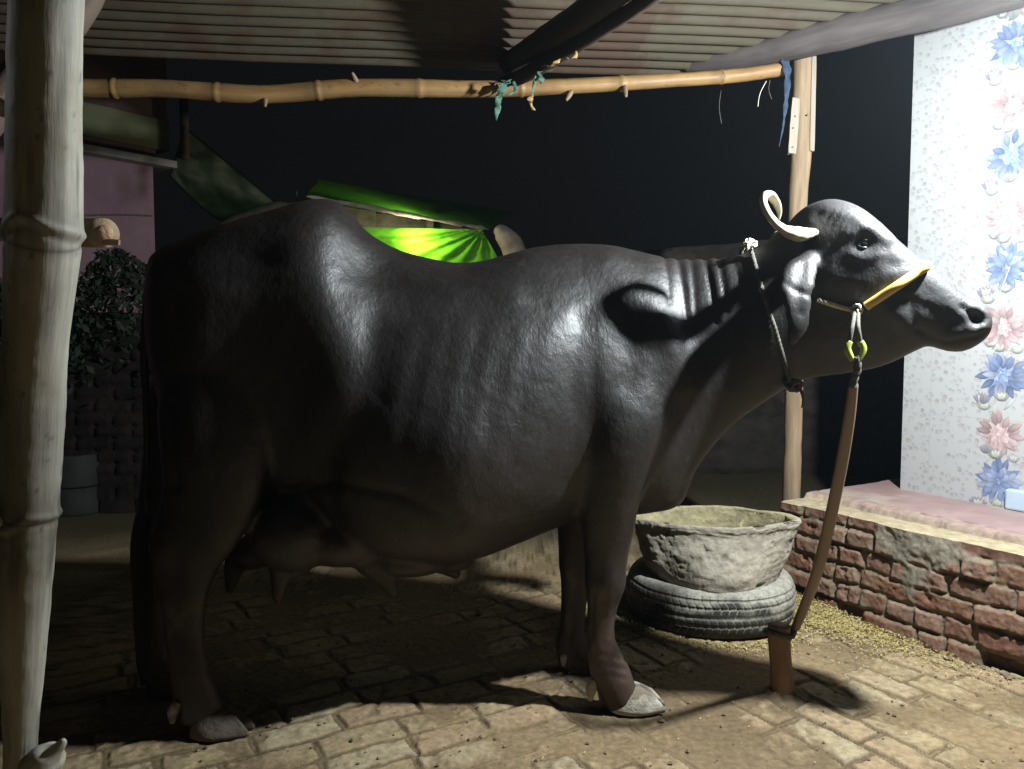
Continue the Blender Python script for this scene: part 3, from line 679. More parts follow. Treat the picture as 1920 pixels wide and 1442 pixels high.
tube('culm', [a_+(a_-b_)*2.2, a_, (a_+b_)/2, b_], [.024, .025, .026, .0245], None, M['wood_post'], rl, segs=24, k=8, noise=.0015, nsc=30)
dr = (b_-a_).normalized()
tube('node_plug', [b_-dr*.004, b_+dr*.005, b_+dr*.006], [.017, .014, .004], None, M['peg'], rl, segs=12, noise=.003)
plank('splinter', P(178, 452, 1.34), P(224, 455, 1.32), .010, .004, M['peg'], rl, n=4, jit=.001)
st = thing('broken_stump', 'pale broken bamboo root stub at the foot of the grey post', 'stump', P(90, 1430, 1.5))
tube('stub', [P(60, 1475, 1.55), P(85, 1425, 1.52), P(105, 1408, 1.51), P(120, 1386, 1.50)], [.045, .036, .018, .003], None, M['bamboo_grey'], st, segs=18, k=7, noise=.012, nsc=18)
dp = thing('slanting_pole', 'brown slanting pole crossing behind the top of the grey bamboo post', 'pole', P(0, 230, 1.6))
tube('pole', [P(200, -90, 1.9), P(150, 20, 1.8), P(30, 150, 1.65), P(-20, 215, 1.6), P(-120, 330, 1.5)], [.03, .034, .036, .036, .034], None, M['wood_dark'], dp, segs=16, k=6, noise=.005, nsc=12)
dp2 = thing('brace_pole', 'short brown brace pole end at the left edge above the rail', 'pole', P(-20, 190, 1.4))
tube('pole', [P(-150, 140, 1.5), P(-20, 192, 1.4), P(26, 208, 1.37)], [.02, .018, .012], None, M['wood_post'], dp2, segs=14, k=5, noise=.004, nsc=14)

# ================================================================== TROUGH ON TYRE
TC = Vector((.80, 3.145, 0))
ty = thing('car_tyre', 'dusty old car tyre lying flat under the clay feeding trough', 'tyre', TC)
n1, n2 = 700, 150; V = np.zeros((n1, n2, 3)); colr_ = np.zeros((n1, n2, 3))
TR, TW = .332, .092; GM = np.zeros((n1, n2))
for j in range(n2):
    t = 2*math.pi*j/n2
    e = .55; cx_ = math.copysign(abs(math.cos(t))**e, math.cos(t)); cz_ = math.copysign(abs(math.sin(t))**.8, math.sin(t))
    r0 = TR-.075+.075*cx_; z0 = .094+TW*cz_
    th_ = np.arange(n1)*2*math.pi/n1
    rr_ = np.full(n1, r0); outer = cx_ > .80; gm = np.zeros(n1)
    if outer:
        g1 = (abs(z0-.06) < .0045) or (abs(z0-.09) < .0045) or (abs(z0-.125) < .0045) or (abs(z0-.155) < .004)
        if g1: rr_ -= .004; gm += 1
        zz_ = (th_*70/(2*math.pi)+(.3*math.sin(z0*90))) % 1; rr_ = np.where(zz_ < .14, rr_-.003, rr_); gm += (zz_ < .14)
    GM[:, j] = np.clip(gm, 0, 1); V[:, j, 0] = TC.x+rr_*np.cos(th_); V[:, j, 1] = TC.y+rr_*np.sin(th_); V[:, j, 2] = z0
pp = V.reshape(-1, 3); dst = sstep(-.2, .2, fbm(pp, 9, 5, 5)+.30*(pp[:, 2]-.10)/.05)[:, None]
c_ = np.array([.05, .05, .047])*(1-dst)+np.array([.34, .325, .27])*dst
sp = sstep(.42, .5, fbm(pp, 20, 15, 4))[:, None]*.6; c_ = c_*(1-sp)+np.array([.5, .46, .38])*sp
gq = GM.reshape(-1, 1); c_ = c_*(1-gq)+np.array([.34, .32, .26])*gq*(.55+.45*sstep(-.1, .3, fbm(pp, 14, 25, 3)))[:, None]+np.array([.02, .02, .02])*gq*.3
idx = np.arange(n1*n2).reshape(n1, n2); F = []
for i in range(n1):
    for j in range(n2): F.append((idx[i, j], idx[(i+1) % n1, j], idx[(i+1) % n1, (j+1) % n2], idx[i, (j+1) % n2]))
V = pp+np.stack([fbm(pp, 5, 7), fbm(pp, 5, 8), fbm(pp, 5, 9)], 1)*np.array([.006, .006, .004])
mesh('tyre', V, F, M['tread'], ty, col=c_)
tr = thing('feeding_trough', 'chipped round clay feeding trough standing on the old tyre', 'trough', TC+Vector((0, 0, .17)))
prof = [(0, .15), (.12, .15), (.185, .155), (.226, .17), (.250, .21), (.270, .255), (.284, .30), (.295, .345), (.302, .378), (.312, .390), (.315, .402), (.308, .412), (.294, .413), (.282, .408), (.278, .39), (.268, .35), (.255, .30), (.235, .255), (.19, .225), (.1, .215), (0, .213)]
pr = np.array(catmull([list(p_) for p_ in prof], 8)); n1 = 380; n2 = len(pr)
th_ = np.arange(n1)*2*math.pi/n1; Rr, Th = np.meshgrid(pr[:, 0], th_); Zz = np.meshgrid(pr[:, 1], th_)[0]
pt = np.stack([Rr*np.cos(Th), Rr*np.sin(Th), Zz], -1).reshape(-1, 3)
out_ = sstep(.0, .01, np.tile(np.arange(n2), n1)/n2*1.0*0+1-(np.tile(np.arange(n2), n1) > 92))
inn = (np.tile(np.arange(n2), n1) > 92)
sq = 1+.05*np.cos(4*Th.ravel()+.5)*sstep(.1, .3, Rr.ravel())
ysd = 0; rim = np.exp(-((pt[:, 2]-.40)/.03)**2)
dr_ = .012*fbm(pt, 7, 3, 5)+.007*fbm(pt*np.array([1, 1, 2.8]), 17, 5, 5)+.003*fbm(pt*np.array([1, 1, 2]), 60, 6, 3)
chip = sstep(.12, .4, fbm(pt*np.array([1, 1, .8]), 9, 9, 3))*np.exp(-((pt[:, 2]-.375)/.014)**2)*(~inn)
pk_ = sstep(.30, .5, fbm(pt*np.array([1, 1, 1.8]), 15, 11, 4))*(~inn); dr_ = dr_-.022*chip-.014*pk_
rr_ = np.maximum(np.hypot(pt[:, 0], pt[:, 1]), 1e-6); ns = (rr_*sq+dr_*sstep(.02, .1, rr_))/rr_
ca_, sa_ = math.cos(.2), math.sin(.2)
ysc = 1-.40*sstep(.15, .40, np.where(inn, .38, pt[:, 2]))
V = np.stack([TC.x+pt[:, 0]*ns, TC.y-.06+pt[:, 1]*ns*ysc-.10*pt[:, 0]*sstep(.2, .4, pt[:, 2]), pt[:, 2]+.008*fbm(pt, 4, 13)*sstep(.2, .4, pt[:, 2])+.012*rim*fbm(pt, 6, 19)+.01*rim*pt[:, 0]/.33], 1)
base = np.array([.34, .30, .235])*(1+.3*fbm(pt*np.array([1, 1, 3]), 8, 21)[:, None]); base = np.where(inn[:, None], np.array([.33, .285, .165])*(1+.3*fbm(pt, 9, 22)[:, None]), base)
base = base*(1-.55*chip[:, None])*(1-.35*pk_[:, None])
speck = (sstep(.5, .56, fbm(pt, 40, 23, 3))*inn)[:, None]; base = base*(1-speck)+np.array([.62, .52, .28])*speck
idx = np.arange(n1*n2).reshape(n1, n2); F = [(idx[i, j], idx[(i+1) % n1, j], idx[(i+1) % n1, j+1], idx[i, j+1]) for i in range(n1) for j in range(n2-1)]
mesh('basin', V, F, M['clay'], tr, col=base)

# ================================================================== STAKE
pg_ = PZ(1466, 1303, 0); pt_ = P(1461, 1172, pg_.y)
pg = thing('tether_stake', 'short thick wooden stake driven into the floor in front of the trough', 'stake', (pg_.x, pg_.y, 0))
tube('stake', [pg_-Vector((0, 0, .05)), pg_+Vector((0, 0, .03)), (pg_+pt_)/2, pt_-Vector((0, 0, .03)), pt_], [.040, .037, .034, .035, .033], None, M['peg'], pg, segs=26, k=9, noise=.004, nsc=16)
ar = np.linspace(0, 2*math.pi, 49)[:-1]; V = []; F = []
for k_, (r0, z0) in enumerate(((.030, .020), (.044, .018), (.056, .010), (.072, .003), (.090, -.006))):
    for a_ in ar:
        q = np.array([[math.cos(a_), math.sin(a_), k_*.3]]); n_ = float(fbm(q, 3, 3, 4)[0]); rr0 = r0*(1+.28*n_); V.append((pg_.x+rr0*math.cos(a_), pg_.y+rr0*math.sin(a_), gz(pg_.x, pg_.y)+z0*(1+.9*n_)))
for k_ in range(4):
    for a_ in range(48): F.append((k_*48+a_, (k_+1)*48+a_, (k_+1)*48+(a_+1) % 48, k_*48+(a_+1) % 48))
mesh('mud_collar', V, F, M['clay'], pg, col=np.tile([.20, .145, .085], (len(V), 1)))

# ================================================================== BUFFALO
def Yc(x):
    return float(np.interp(x, [-1.1, .5, .82, 1.28], [2.33, 2.45, 2.30, 2.11]))
def colX(px):
    Y = 2.35
    for _ in range(4):
        Y = Yc(P(px, 650, Y).x)
    return Y
SEC = [  # px, top, bottom, half width, height of widest (0 bottom..1 top), exponent top, exponent bottom
 (290, 520, 600, .04, .5, 2, 2), (300, 482, 690, .10, .6, 2.2, 2), (322, 460, 780, .17, .65, 2.4, 2), (355, 453, 850, .22, .68, 2.5, 2),
 (400, 436, 900, .250, .70, 2.4, 2), (470, 414, 930, .262, .72, 2.5, 2), (540, 394, 955, .275, .70, 2.5, 2), (600, 378, 985, .292, .66, 2.5, 2),
 (638, 382, 1005, .306, .58, 2.3, 2.1), (660, 406, 1012, .316, .53, 2.1, 2.1), (690, 438, 1025, .332, .47, 1.9, 2.2), (760, 472, 1042, .355, .44, 1.75, 2.3), (850, 492, 1044, .374, .42, 1.75, 2.3),
 (910, 488, 1032, .360, .42, 1.75, 2.3), (980, 468, 1008, .328, .42, 1.75, 2.2), (1040, 459, 985, .290, .44, 1.8, 2.2), (1100, 457, 970, .258, .47, 1.8, 2.1),
 (1160, 463, 965, .245, .48, 1.8, 2), (1210, 474, 962, .235, .49, 1.9, 2), (1255, 484, 945, .20, .5, 2, 2), (1295, 486, 890, .168, .5, 2, 2),
 (1335, 484, 835, .148, .5, 2, 2), (1375, 480, 795, .134, .5, 2, 2), (1415, 466, 765, .124, .5, 2, 2), (1455, 442, 738, .116, .52, 2, 2),
 (1485, 412, 722, .112, .58, 2.2, 1.7), (1510, 388, 712, .116, .64, 2.5, 1.6), (1545, 375, 706, .120, .68, 2.6, 1.55), (1580, 381, 702, .121, .68, 2.6, 1.55),
 (1610, 396, 697, .119, .66, 2.5, 1.55), (1640, 420, 691, .110, .63, 2.4, 1.6), (1670, 447, 681, .098, .60, 2.3, 1.7), (1700, 471, 666, .086, .57, 2.3, 1.8),
 (1718, 485, 657, .080, .55, 2.3, 1.9), (1736, 499, 650, .075, .53, 2.3, 2.0), (1760, 518, 653, .071, .48, 2.3, 2.1), (1788, 541, 660, .069, .44, 2.3, 2.2), (1812, 559, 655, .068, .42, 2.5, 2.2),
 (1832, 570, 642, .060, .45, 2.5, 2.2), (1843, 579, 630, .044, .5, 2.2, 2.1), (1849, 592, 616, .018, .5, 2, 2)]
def interpsec(secs, k=3):
    return catmull([list(s) for s in secs], k)
parts = []
ns_ = 56; V = []; F = []
qs = interpsec(SEC, 3)
for q in qs:
    px, yt, yb, w, fz, et, eb = q; Y = colX(px); a_ = P(px, yt, Y); b_ = P(px, yb, Y); zc = b_.z+(a_.z-b_.z)*fz
    for j in range(ns_):
        t = 2*math.pi*j/ns_; c_, s_ = math.cos(t), math.sin(t); e = et if s_ >= 0 else eb
        yy = w*math.copysign(abs(c_)**(2/e), c_); zz = abs(s_)**(2/e)
        z_ = zc+(a_.z-zc)*zz if s_ >= 0 else zc-(zc-b_.z)*zz
        f_ = (z_-b_.z)/(a_.z-b_.z)
        V.append((a_.x*f_+b_.x*(1-f_), Y+yy, z_))
n_ = len(qs)
for i in range(n_-1):
    for j in range(ns_):
        j2 = (j+1) % ns_; F.append((i*ns_+j, i*ns_+j2, (i+1)*ns_+j2, (i+1)*ns_+j))
F.append(tuple(reversed(range(ns_)))); F.append(tuple((n_-1)*ns_+j for j in range(ns_)))
V = np.array(V); parts.append((V, F, V))
def limb(pts, k=5, segs=22):
    """pts: px, py, Y, half width px, lateral radius m"""
    w3 = [P(p[0], p[1], p[2]) for p in pts]; ra = [p[3]*p[2]/FPX for p in pts]; rb = [p[4] for p in pts]
    parts.append(tubedata(w3, ra, rb, segs=segs, up=(1, 0, .001), k=k))
def blob(px, py, Y, rx, ry, rz):
    c = P(px, py, Y); V = []; F = []; n, m_ = 14, 20
    for i in range(n+1):
        a_ = math.pi*i/n
        for j in range(m_):
            t = 2*math.pi*j/m_; V.append((c.x+rx*math.sin(a_)*math.cos(t), c.y+ry*math.sin(a_)*math.sin(t), c.z+rz*math.cos(a_)))
    for i in range(n):
        for j in range(m_): F.append((i*m_+j, (i+1)*m_+j, (i+1)*m_+(j+1) % m_, i*m_+(j+1) % m_))
    V = np.array(V)
    V2 = np.vstack([V[m_:-m_], V[0:1], V[-1:]]); F2 = []
    q = (n-1)*m_
    for f in F:
        g_ = [q if v < m_ else (q+1 if v >= n*m_ else v-m_) for v in f]
        g_ = [v for i_, v in enumerate(g_) if g_.index(v) == i_]
        if len(g_) > 2: F2.append(tuple(g_))
    parts.append((V2, F2, V2))
# near fore leg
limb([(1185, 640, 2.30, 62, .07), (1172, 760, 2.26, 84, .085), (1152, 850, 2.25, 76, .085), (1143, 930, 2.27, 60, .072), (1139, 1000, 2.29, 50, .060), (1135, 1060, 2.30, 41, .052), (1134, 1095, 2.30, 39, .052), (1129, 1140, 2.31, 29, .040), (1126, 1190, 2.31, 27, .036), (1134, 1232, 2.31, 33, .044), (1146, 1266, 2.31, 38, .050), (1160, 1298, 2.31, 36, .046), (1172, 1318, 2.31, 38, .046)])
# far fore leg
limb([(1150, 700, 2.60, 70, .08), (1120, 850, 2.62, 66, .075), (1095, 950, 2.61, 52, .066), (1086, 1020, 2.60, 42, .055), (1084, 1060, 2.60, 38, .05), (1078, 1110, 2.60, 27, .038), (1073, 1165, 2.60, 24, .034), (1070, 1205, 2.60, 29, .042), (1076, 1235, 2.60, 31, .044), (1084, 1255, 2.60, 30, .042)])
# near hind leg
limb([(420, 640, 2.20, 95, .07), (408, 760, 2.175, 112, .085), (404, 850, 2.165, 104, .085), (398, 915, 2.165, 96, .072), (380, 970, 2.17, 85, .062), (358, 1020, 2.17, 76, .054), (350, 1065, 2.18, 59, .048), (346, 1120, 2.18, 43, .041), (347, 1190, 2.18, 37, .037), (355, 1260, 2.17, 38, .043), (366, 1305, 2.17, 42, .048), (382, 1345, 2.17, 42, .046)])
limb([(318, 930, 2.17, 16, .018), (303, 985, 2.17, 16, .018), (294, 1025, 2.175, 17, .024), (306, 1085, 2.18, 16, .022), (318, 1150, 2.18, 14, .02)], k=4, segs=12)
# far hind leg
limb([(400, 640, 2.50, 90, .07), (375, 760, 2.50, 100, .08), (350, 860, 2.48, 84, .075), (322, 950, 2.46, 66, .06), (298, 1015, 2.45, 54, .05), (288, 1060, 2.45, 44, .045), (282, 1120, 2.44, 33, .038), (282, 1185, 2.44, 30, .035), (288, 1235, 2.44, 33, .042), (298, 1275, 2.43, 34, .043)])
# shoulder, brisket, hips, udder
blob(1215, 690, 2.30, .115, .085, .21); blob(1150, 800, 2.28, .13, .09, .2)
blob(1232, 915, 2.44, .095, .11, .070); blob(1262, 860, 2.44, .07, .09, .12)
blob(335, 505, 2.19, .045, .05, .06); blob(335, 505, 2.48, .045, .05, .06)
blob(450, 720, 2.25, .2, .09, .3)
blob(552, 992, 2.27, .135, .13, .125); blob(550, 990, 2.46, .12, .12, .11); blob(650, 1000, 2.36, .16, .19, .09); blob(770, 1035, 2.36, .15, .15, .065); blob(840, 1046, 2.38, .08, .06, .045)
blob(474, 1035, 2.46, .075, .07, .055); blob(505, 1020, 2.46, .08, .08, .07); blob(548, 1045, 2.26, .07, .06, .06); blob(700, 1050, 2.28, .06, .05, .05)
limb([(532, 1050, 2.24, 32, .045), (526, 1085, 2.24, 20, .028), (522, 1110, 2.24, 14, .018), (519, 1132, 2.24, 8, .010)], k=3, segs=14)
limb([(455, 1030, 2.46, 34, .045), (440, 1062, 2.46, 22, .03), (434, 1088, 2.46, 14, .018), (429, 1112, 2.46, 8, .010)], k=3, segs=14)
limb([(705, 1060, 2.27, 26, .035), (722, 1085, 2.27, 18, .024), (735, 1104, 2.27, 12, .014), (742, 1118, 2.27, 7, .009)], k=3, segs=14)
limb([(820, 1050, 2.46, 26, .035), (846, 1068, 2.46, 16, .02), (862, 1083, 2.46, 8, .010)], k=3, segs=14)
# ears
limb([(1530, 470, 2.235, 16, .028), (1519, 485, 2.190, 18, .020), (1503, 505, 2.155, 30, .015), (1494, 535, 2.130, 33, .012), (1497, 570, 2.115, 28, .011), (1497, 605, 2.115, 22, .010), (1488, 632, 2.120, 13, .008), (1481, 648, 2.125, 5, .005)], k=5, segs=20)
limb([(1530, 470, 2.365, 16, .028), (1515, 490, 2.435, 22, .020), (1500, 520, 2.485, 30, .013), (1492, 555, 2.505, 28, .011), (1486, 590, 2.505, 12, .008)], k=5, segs=18)
# dewclaws grow out of the fetlock, tail
limb([(310, 474, 2.33, 16, .025), (291, 496, 2.32, 15, .022), (279, 560, 2.31, 11, .017), (271, 650, 2.30, 9, .014), (274, 760, 2.29, 8, .012), (276, 860, 2.29, 7, .011), (275, 950, 2.29, 6, .010), (273, 985, 2.29, 5, .008)], k=6, segs=12)
V, F, T = joinData(parts)
me = bpy.data.meshes.new('raw'); me.from_pydata([tuple(v) for v in V], [], F); me.update()
tmp = bpy.data.objects.new('raw', me); C.objects.link(tmp)
bm = bmesh.new(); bm.from_mesh(me); bmesh.ops.recalc_face_normals(bm, faces=bm.faces); bm.to_mesh(me); bm.free()
md = tmp.modifiers.new('r', 'REMESH'); md.mode = 'VOXEL'; md.voxel_size = .0075; md.adaptivity = 0
bpy.context.view_layer.update()
dg = bpy.context.evaluated_depsgraph_get()
body = bpy.data.meshes.new_from_object(tmp.evaluated_get(dg)); body.name = 'body'
bpy.data.objects.remove(tmp); bpy.data.meshes.remove(me)
nV = len(body.vertices); co = np.empty(nV*3, np.float64); body.vertices.foreach_get('co', co); co = co.reshape(-1, 3)
E = np.empty(len(body.edges)*2, np.int32); body.edges.foreach_get('vertices', E); E = E.reshape(-1, 2)
deg = np.bincount(E.ravel(), minlength=nV)[:, None].astype(float)
def lap(c):
    s = np.stack([np.bincount(E[:, 0], c[E[:, 1], i], nV)+np.bincount(E[:, 1], c[E[:, 0], i], nV) for i in range(3)], 1)
    return s/np.maximum(deg, 1)-c
px0, py0 = project(co)
face_ = sstep(1380, 1460, px0); thin = np.clip(sstep(1100, 1180, py0)+face_, 0, 1)
thin = np.maximum(thin, sstep(300, 275, px0)); thin = np.maximum(thin, sstep(1040, 1075, py0))[:, None]
for it in range(34):                                   # broad smoothing on the trunk, little on head and feet
    w = 1-.93*thin if it >= 3 else 1.0
    co = co+.55*lap(co)*w; co = co-.50*lap(co)*w if it % 2 else co
def setco(c):
    body.vertices.foreach_set('co', c.astype(np.float32).ravel()); body.update()
def normals():
    n = np.empty(nV*3, np.float32); body.vertices.foreach_get('normal', n); return n.reshape(-1, 3).astype(float)
setco(co)
px_, py_ = project(co); near = (co[:, 1] < np.interp(co[:, 0], [-1.1, .5, .82, 1.28], [2.33, 2.45, 2.30, 2.11])+.01).astype(float)
disp = np.zeros(nV)
def B(x, y, rx, ry, a_, ang=0, lim=None):
    """push the near side in or out around a place: radii in photo pixels, amount in mm"""
    global disp
    c_, s_ = math.cos(R(ang)), math.sin(R(ang)); dx, dy = px_-x, py_-y
    u_ = (dx*c_+dy*s_)/rx; v_ = (-dx*s_+dy*c_)/ry
    w = np.exp(-(u_*u_+v_*v_))*near
    if lim is not None: w = w*lim
    disp = disp+w*a_*.001
def L(pts, r, a_):
    global disp
    w = np.zeros(nV)
    for (x0, y0), (x1, y1) in zip(pts[:-1], pts[1:]):
        dx, dy = x1-x0, y1-y0; t = np.clip(((px_-x0)*dx+(py_-y0)*dy)/(dx*dx+dy*dy), 0, 1)
        d2 = (px_-x0-t*dx)**2+(py_-y0-t*dy)**2; w = np.maximum(w, np.exp(-d2/(r*r)))
    disp = disp+w*near*a_*.001
# trunk anatomy
B(612, 412, 34, 26, 7); B(722, 560, 66, 76, -15); B(700, 500, 45, 35, -10)
L([(640, 440), (760, 505), (860, 548), (960, 560)], 26, 9)
L([(1140, 500), (1215, 575), (1278, 665), (1286, 720)], 34, 11)
L([(1178, 600), (1186, 660), (1176, 720)], 26, -7); L([(1225, 610), (1240, 680), (1228, 760)], 28, -4)
B(1010, 640, 130, 90, 13); B(1150, 760, 40, 90, 8); B(1110, 740, 16, 110, -6)
L([(1090, 600), (1075, 700), (1090, 800), (1060, 900)], 22, -7)
for k_ in range(6):
    x = 1010-k_*52; L([(x+20, 620), (x, 720), (x-28, 860)], 20, 1.4); L([(x-6, 620), (x-26, 720), (x-54, 860)], 18, -.8)
L([(640, 420), (655, 560), (640, 700), (560, 840)], 40, 4); L([(700, 620), (690, 740), (610, 880)], 36, -12)
B(400, 545, 60, 34, 9); B(470, 480, 60, 30, -10); B(380, 640, 60, 90, 8); B(330, 590, 24, 70, -7)
L([(320, 760), (318, 830), (330, 910)], 10, -8); B(870, 850, 90, 60, 10); B(960, 920, 60, 30, 6)
L([(540, 925), (620, 905), (760, 930), (860, 985)], 12, -8)
# neck folds
for k_, x in enumerate((1252, 1276, 1300, 1327, 1352, 1378, 1402)):
    hgt = (90, 120, 135, 125, 105, 85, 50)[k_]; am = (.7, 1.1, .8, 1.25, .9, .6, .4)[k_]; sl_ = (2, 9, 4, 12, 8, 14, 6)[k_]
    L([(x-5, 478), (x+sl_*.6, 478+hgt*.5), (x+sl_*1.3, 478+hgt)], 5.2, -5.0*am); L([(x+10, 490), (x+12+sl_*.6, 480+hgt*.5), (x+12+sl_, 470+hgt)], 10, 2.0*am)
B(1420, 600, 40, 80, 6)
# forelegs, hocks
B(1150, 1085, 16, 26, 7); B(1118, 900, 22, 40, -5); L([(1112, 1120), (1108, 1200)], 5, -4); L([(1143, 1120), (1140, 1200)], 6, 3)
B(330, 1065, 18, 40, -7); B(300, 1035, 12, 16, 5); B(395, 1010, 26, 40, 5)
for k_ in range(3): L([(1120, 1228+k_*16), (1172, 1238+k_*18)], 4, -3)
# face
B(1622, 458, 32, 22, -6); L([(1590, 440), (1615, 426), (1645, 430), (1664, 448)], 11, 5); L([(1596, 476), (1622, 486), (1650, 478)], 9, 2.5)
B(1622, 457, 13, 9, -5)
L([(1560, 520), (1620, 535), (1680, 590), (1706, 612)], 22, 5); B(1590, 580, 60, 34, -3); B(1550, 640, 50, 40, 7); B(1530, 600, 20, 50, -4)
B(1690, 520, 30, 20, 4); B(1668, 496, 18, 12, -4); L([(1700, 540), (1760, 590), (1800, 605)], 14, -3); L([(1690, 548), (1745, 560), (1800, 585)], 9, 2)
B(1680, 592, 26, 20, 5); L([(1706, 560), (1712, 600), (1735, 632)], 12, -4)
L([(1842, 628), (1812, 634), (1775, 640), (1742, 632), (1722, 618)], 4.2, -4.5); L([(1822, 622), (1780, 624)], 12, 2.5)
B(1832, 597, 12, 11, -36, 30); L([(1806, 577), (1822, 588)], 6, -11); B(1842, 612, 8, 6, 5); B(1826, 596, 24, 18, 3); L([(1812, 580), (1832, 578), (1846, 592)], 7, 3); B(1790, 640, 26, 16, 5)
for k_ in range(5): L([(1712+k_*14, 512+k_*13), (1722+k_*14, 545+k_*10)], 4, -2.0)
L([(1550, 392), (1600, 408), (1660, 452)], 10, 3); B(1520, 425, 18, 18, 8)
for k_ in range(7): L([(1560+k_*12, 395+k_*4), (1545+k_*12, 425+k_*2)], 2.5, -1.2)
# ear conch
L([(1505, 500), (1496, 545), (1500, 585)], 11, -5); B(1524, 536, 9, 9, 4); B(1500, 545, 30, 5, -5, 25)
nrm = normals(); pn = co.copy()
disp = disp+.0017*fbm(pn, 7, 5, 3)*(1-.6*thin[:, 0])+.0008*fbm(pn, 45, 8, 3)+.0008*fbm(pn, 22, 9, 2)
co = co+nrm*disp[:, None]
co[:, 2] = np.maximum(co[:, 2], .012)
setco(co)
zc_ = co[:, 2]; base = np.array([.0115, .0098, .0092])*np.ones((nV, 3))
br = sstep(.1, .6, fbm(co, 1.6, 71, 4)+.7*sstep(.75, .45, zc_))[:, None]; base = base+(np.array([.024, .016, .015])-base)*br*.75
lg = sstep(.42, .18, zc_)[:, None]*(.55+.45*fbm(co, 14, 72, 3)[:, None]); base = base+(np.array([.085, .058, .046])-base)*np.clip(lg, 0, 1)
md_ = (sstep(.18, .45, fbm(co*np.array([1, 1, .5]), 26, 75, 4))*sstep(.46, .3, zc_))[:, None]; base = base+(np.array([.18, .14, .10])-base)*md_*.4
ds = sstep(.46, .62, fbm(co, 60, 77, 2))[:, None]*.12; base = base+(np.array([.10, .09, .08])-base)*ds
fc = (sstep(1500, 1560, px_)*sstep(.95, 1.2, zc_))[:, None]; base = base+(np.array([.060, .062, .066])-base)*fc*.75
ud = (np.exp(-(((px_-640)/210)**2+((py_-1030)/75)**2)**2)*sstep(.62, .52, zc_))[:, None]; base = base+(np.array([.055, .044, .043])-base)*ud*.8
setattrib(body, 'tint', base*np.array([.88, .83, .80]))
buf = thing('water_buffalo', 'black water buffalo with curled pale horns standing tethered under the tin roof', 'buffalo', (-.2, 2.4, 0))
bo = link('body', body, M['hide'], buf)
bvh = BVHTree.FromPolygons([tuple(c) for c in co], [tuple(p.vertices) for p in body.polygons])
def surf(px, py, off=0.0):
    d = ray(px, py); h = bvh.ray_cast(camo.location, d)
    return (h[0]+h[1]*off) if h[0] is not None else None
def uvs(name, c, r, mat, parent, sc=(1, 1, 1), n=16):
    bm = bmesh.new(); bmesh.ops.create_uvsphere(bm, u_segments=n*2, v_segments=n, radius=r)
    bmesh.ops.scale(bm, vec=sc, verts=bm.verts); me = bpy.data.meshes.new(name); bm.to_mesh(me); bm.free(); o = link(name, me, mat, None)
    o.location = Vector(c); o.parent = parent
    if parent is not None: o.location = Vector(c)-parent.location
    return o
e_ = surf(1622, 458); yh = Yc(e_.x)
uvs('eye', e_+Vector((0, .010, 0)), .0165, M['eye'], buf); uvs('eye', Vector((e_.x, 2*yh-e_.y-.013, e_.z)), .0165, M['eye'], buf)
# eyelids
def torus_arc(c, rx, rz, a0, a1, rad, mat, parent, name, ny=-.004, tilt=0):
    pts = []
    for i in range(13):
        a_ = R(a0+(a1-a0)*i/12); x, z = rx*math.cos(a_), rz*math.sin(a_)
        pts.append(Vector((c.x+x*math.cos(tilt)-z*math.sin(tilt), c.y+ny+.006*abs(math.cos(a_))*1.0, c.z+x*math.sin(tilt)+z*math.cos(tilt))))
    return tube(name, pts, [rad*(.35+.65*math.sin(math.pi*i/12)) for i in range(13)], None, mat, parent, segs=10)
torus_arc(e_, .020, .0105, 10, 170, .0062, M['hide'], buf, 'eyelid', -.001, -.15); torus_arc(e_, .020, .010, 190, 350, .0055, M['hide'], buf, 'eyelid', -.001, -.15)
# horns: flattened band curling back and up
def horn(mir):
    pp_ = [(1562, 420, 2.320), (1542, 429, 2.262), (1518, 437, 2.195), (1495, 439, 2.150), (1470, 431, 2.130), (1449, 413, 2.120), (1434, 388, 2.120), (1432, 370, 2.130), (1443, 367, 2.145), (1455, 380, 2.160), (1461, 397, 2.170), (1460, 412, 2.175)]
    ra = [.002, .006, .013, .020, .0135, .0105, .010, .010, .0095, .008, .006, .003]; rb = [.004, .012, .024, .029, .026, .023, .020, .019, .018, .015, .010, .004]
    pts = [P(*p_) for p_ in pp_]
    if mir: pts = [Vector((pts[0].x+(p_.x-pts[0].x)*.28, 2*Yc(p_.x)-p_.y, p_.z-.05*min(1, i_/3))) for i_, p_ in enumerate(pts)]
    q = catmull([list(p_)+[a_, b_] for p_, a_, b_ in zip(pts, ra, rb)], 10)
    ps = [Vector(x[:3]) for x in q]; V = []; tc = []; n = len(ps); sg = 26; s = 0
    for i, p_ in enumerate(ps):
        t = (ps[min(i+1, n-1)]-ps[max(i-1, 0)]).normalized(); yv = Vector((0, 1, 0)); bq = (yv-t*yv.dot(t)).normalized(); aq = t.cross(bq)
        if i: s += (p_-ps[i-1]).length
        tw = .35*math.sin(i/n*3)*(-1 if mir else 1); aq, bq = aq*math.cos(tw)+bq*math.sin(tw), bq*math.cos(tw)-aq*math.sin(tw)
        rg_ = 1+.05*math.sin(s*190)*(1-i/n)
        for j in range(sg):
            a_ = 2*math.pi*j/sg; V.append(p_+aq*q[i][3]*rg_*math.cos(a_)+bq*q[i][4]*rg_*math.sin(a_)*(1-.0*math.cos(a_))); tc.append((q[i][3]*math.cos(a_), q[i][4]*math.sin(a_), s))
    F = [(i*sg+j, i*sg+(j+1) % sg, (i+1)*sg+(j+1) % sg, (i+1)*sg+j) for i in range(n-1) for j in range(sg)]
    F.append(tuple((n-1)*sg+j for j in range(sg)))
    return mesh('horn', V, F, M['horn'], buf, tc=tc)
horn(False); horn(True)
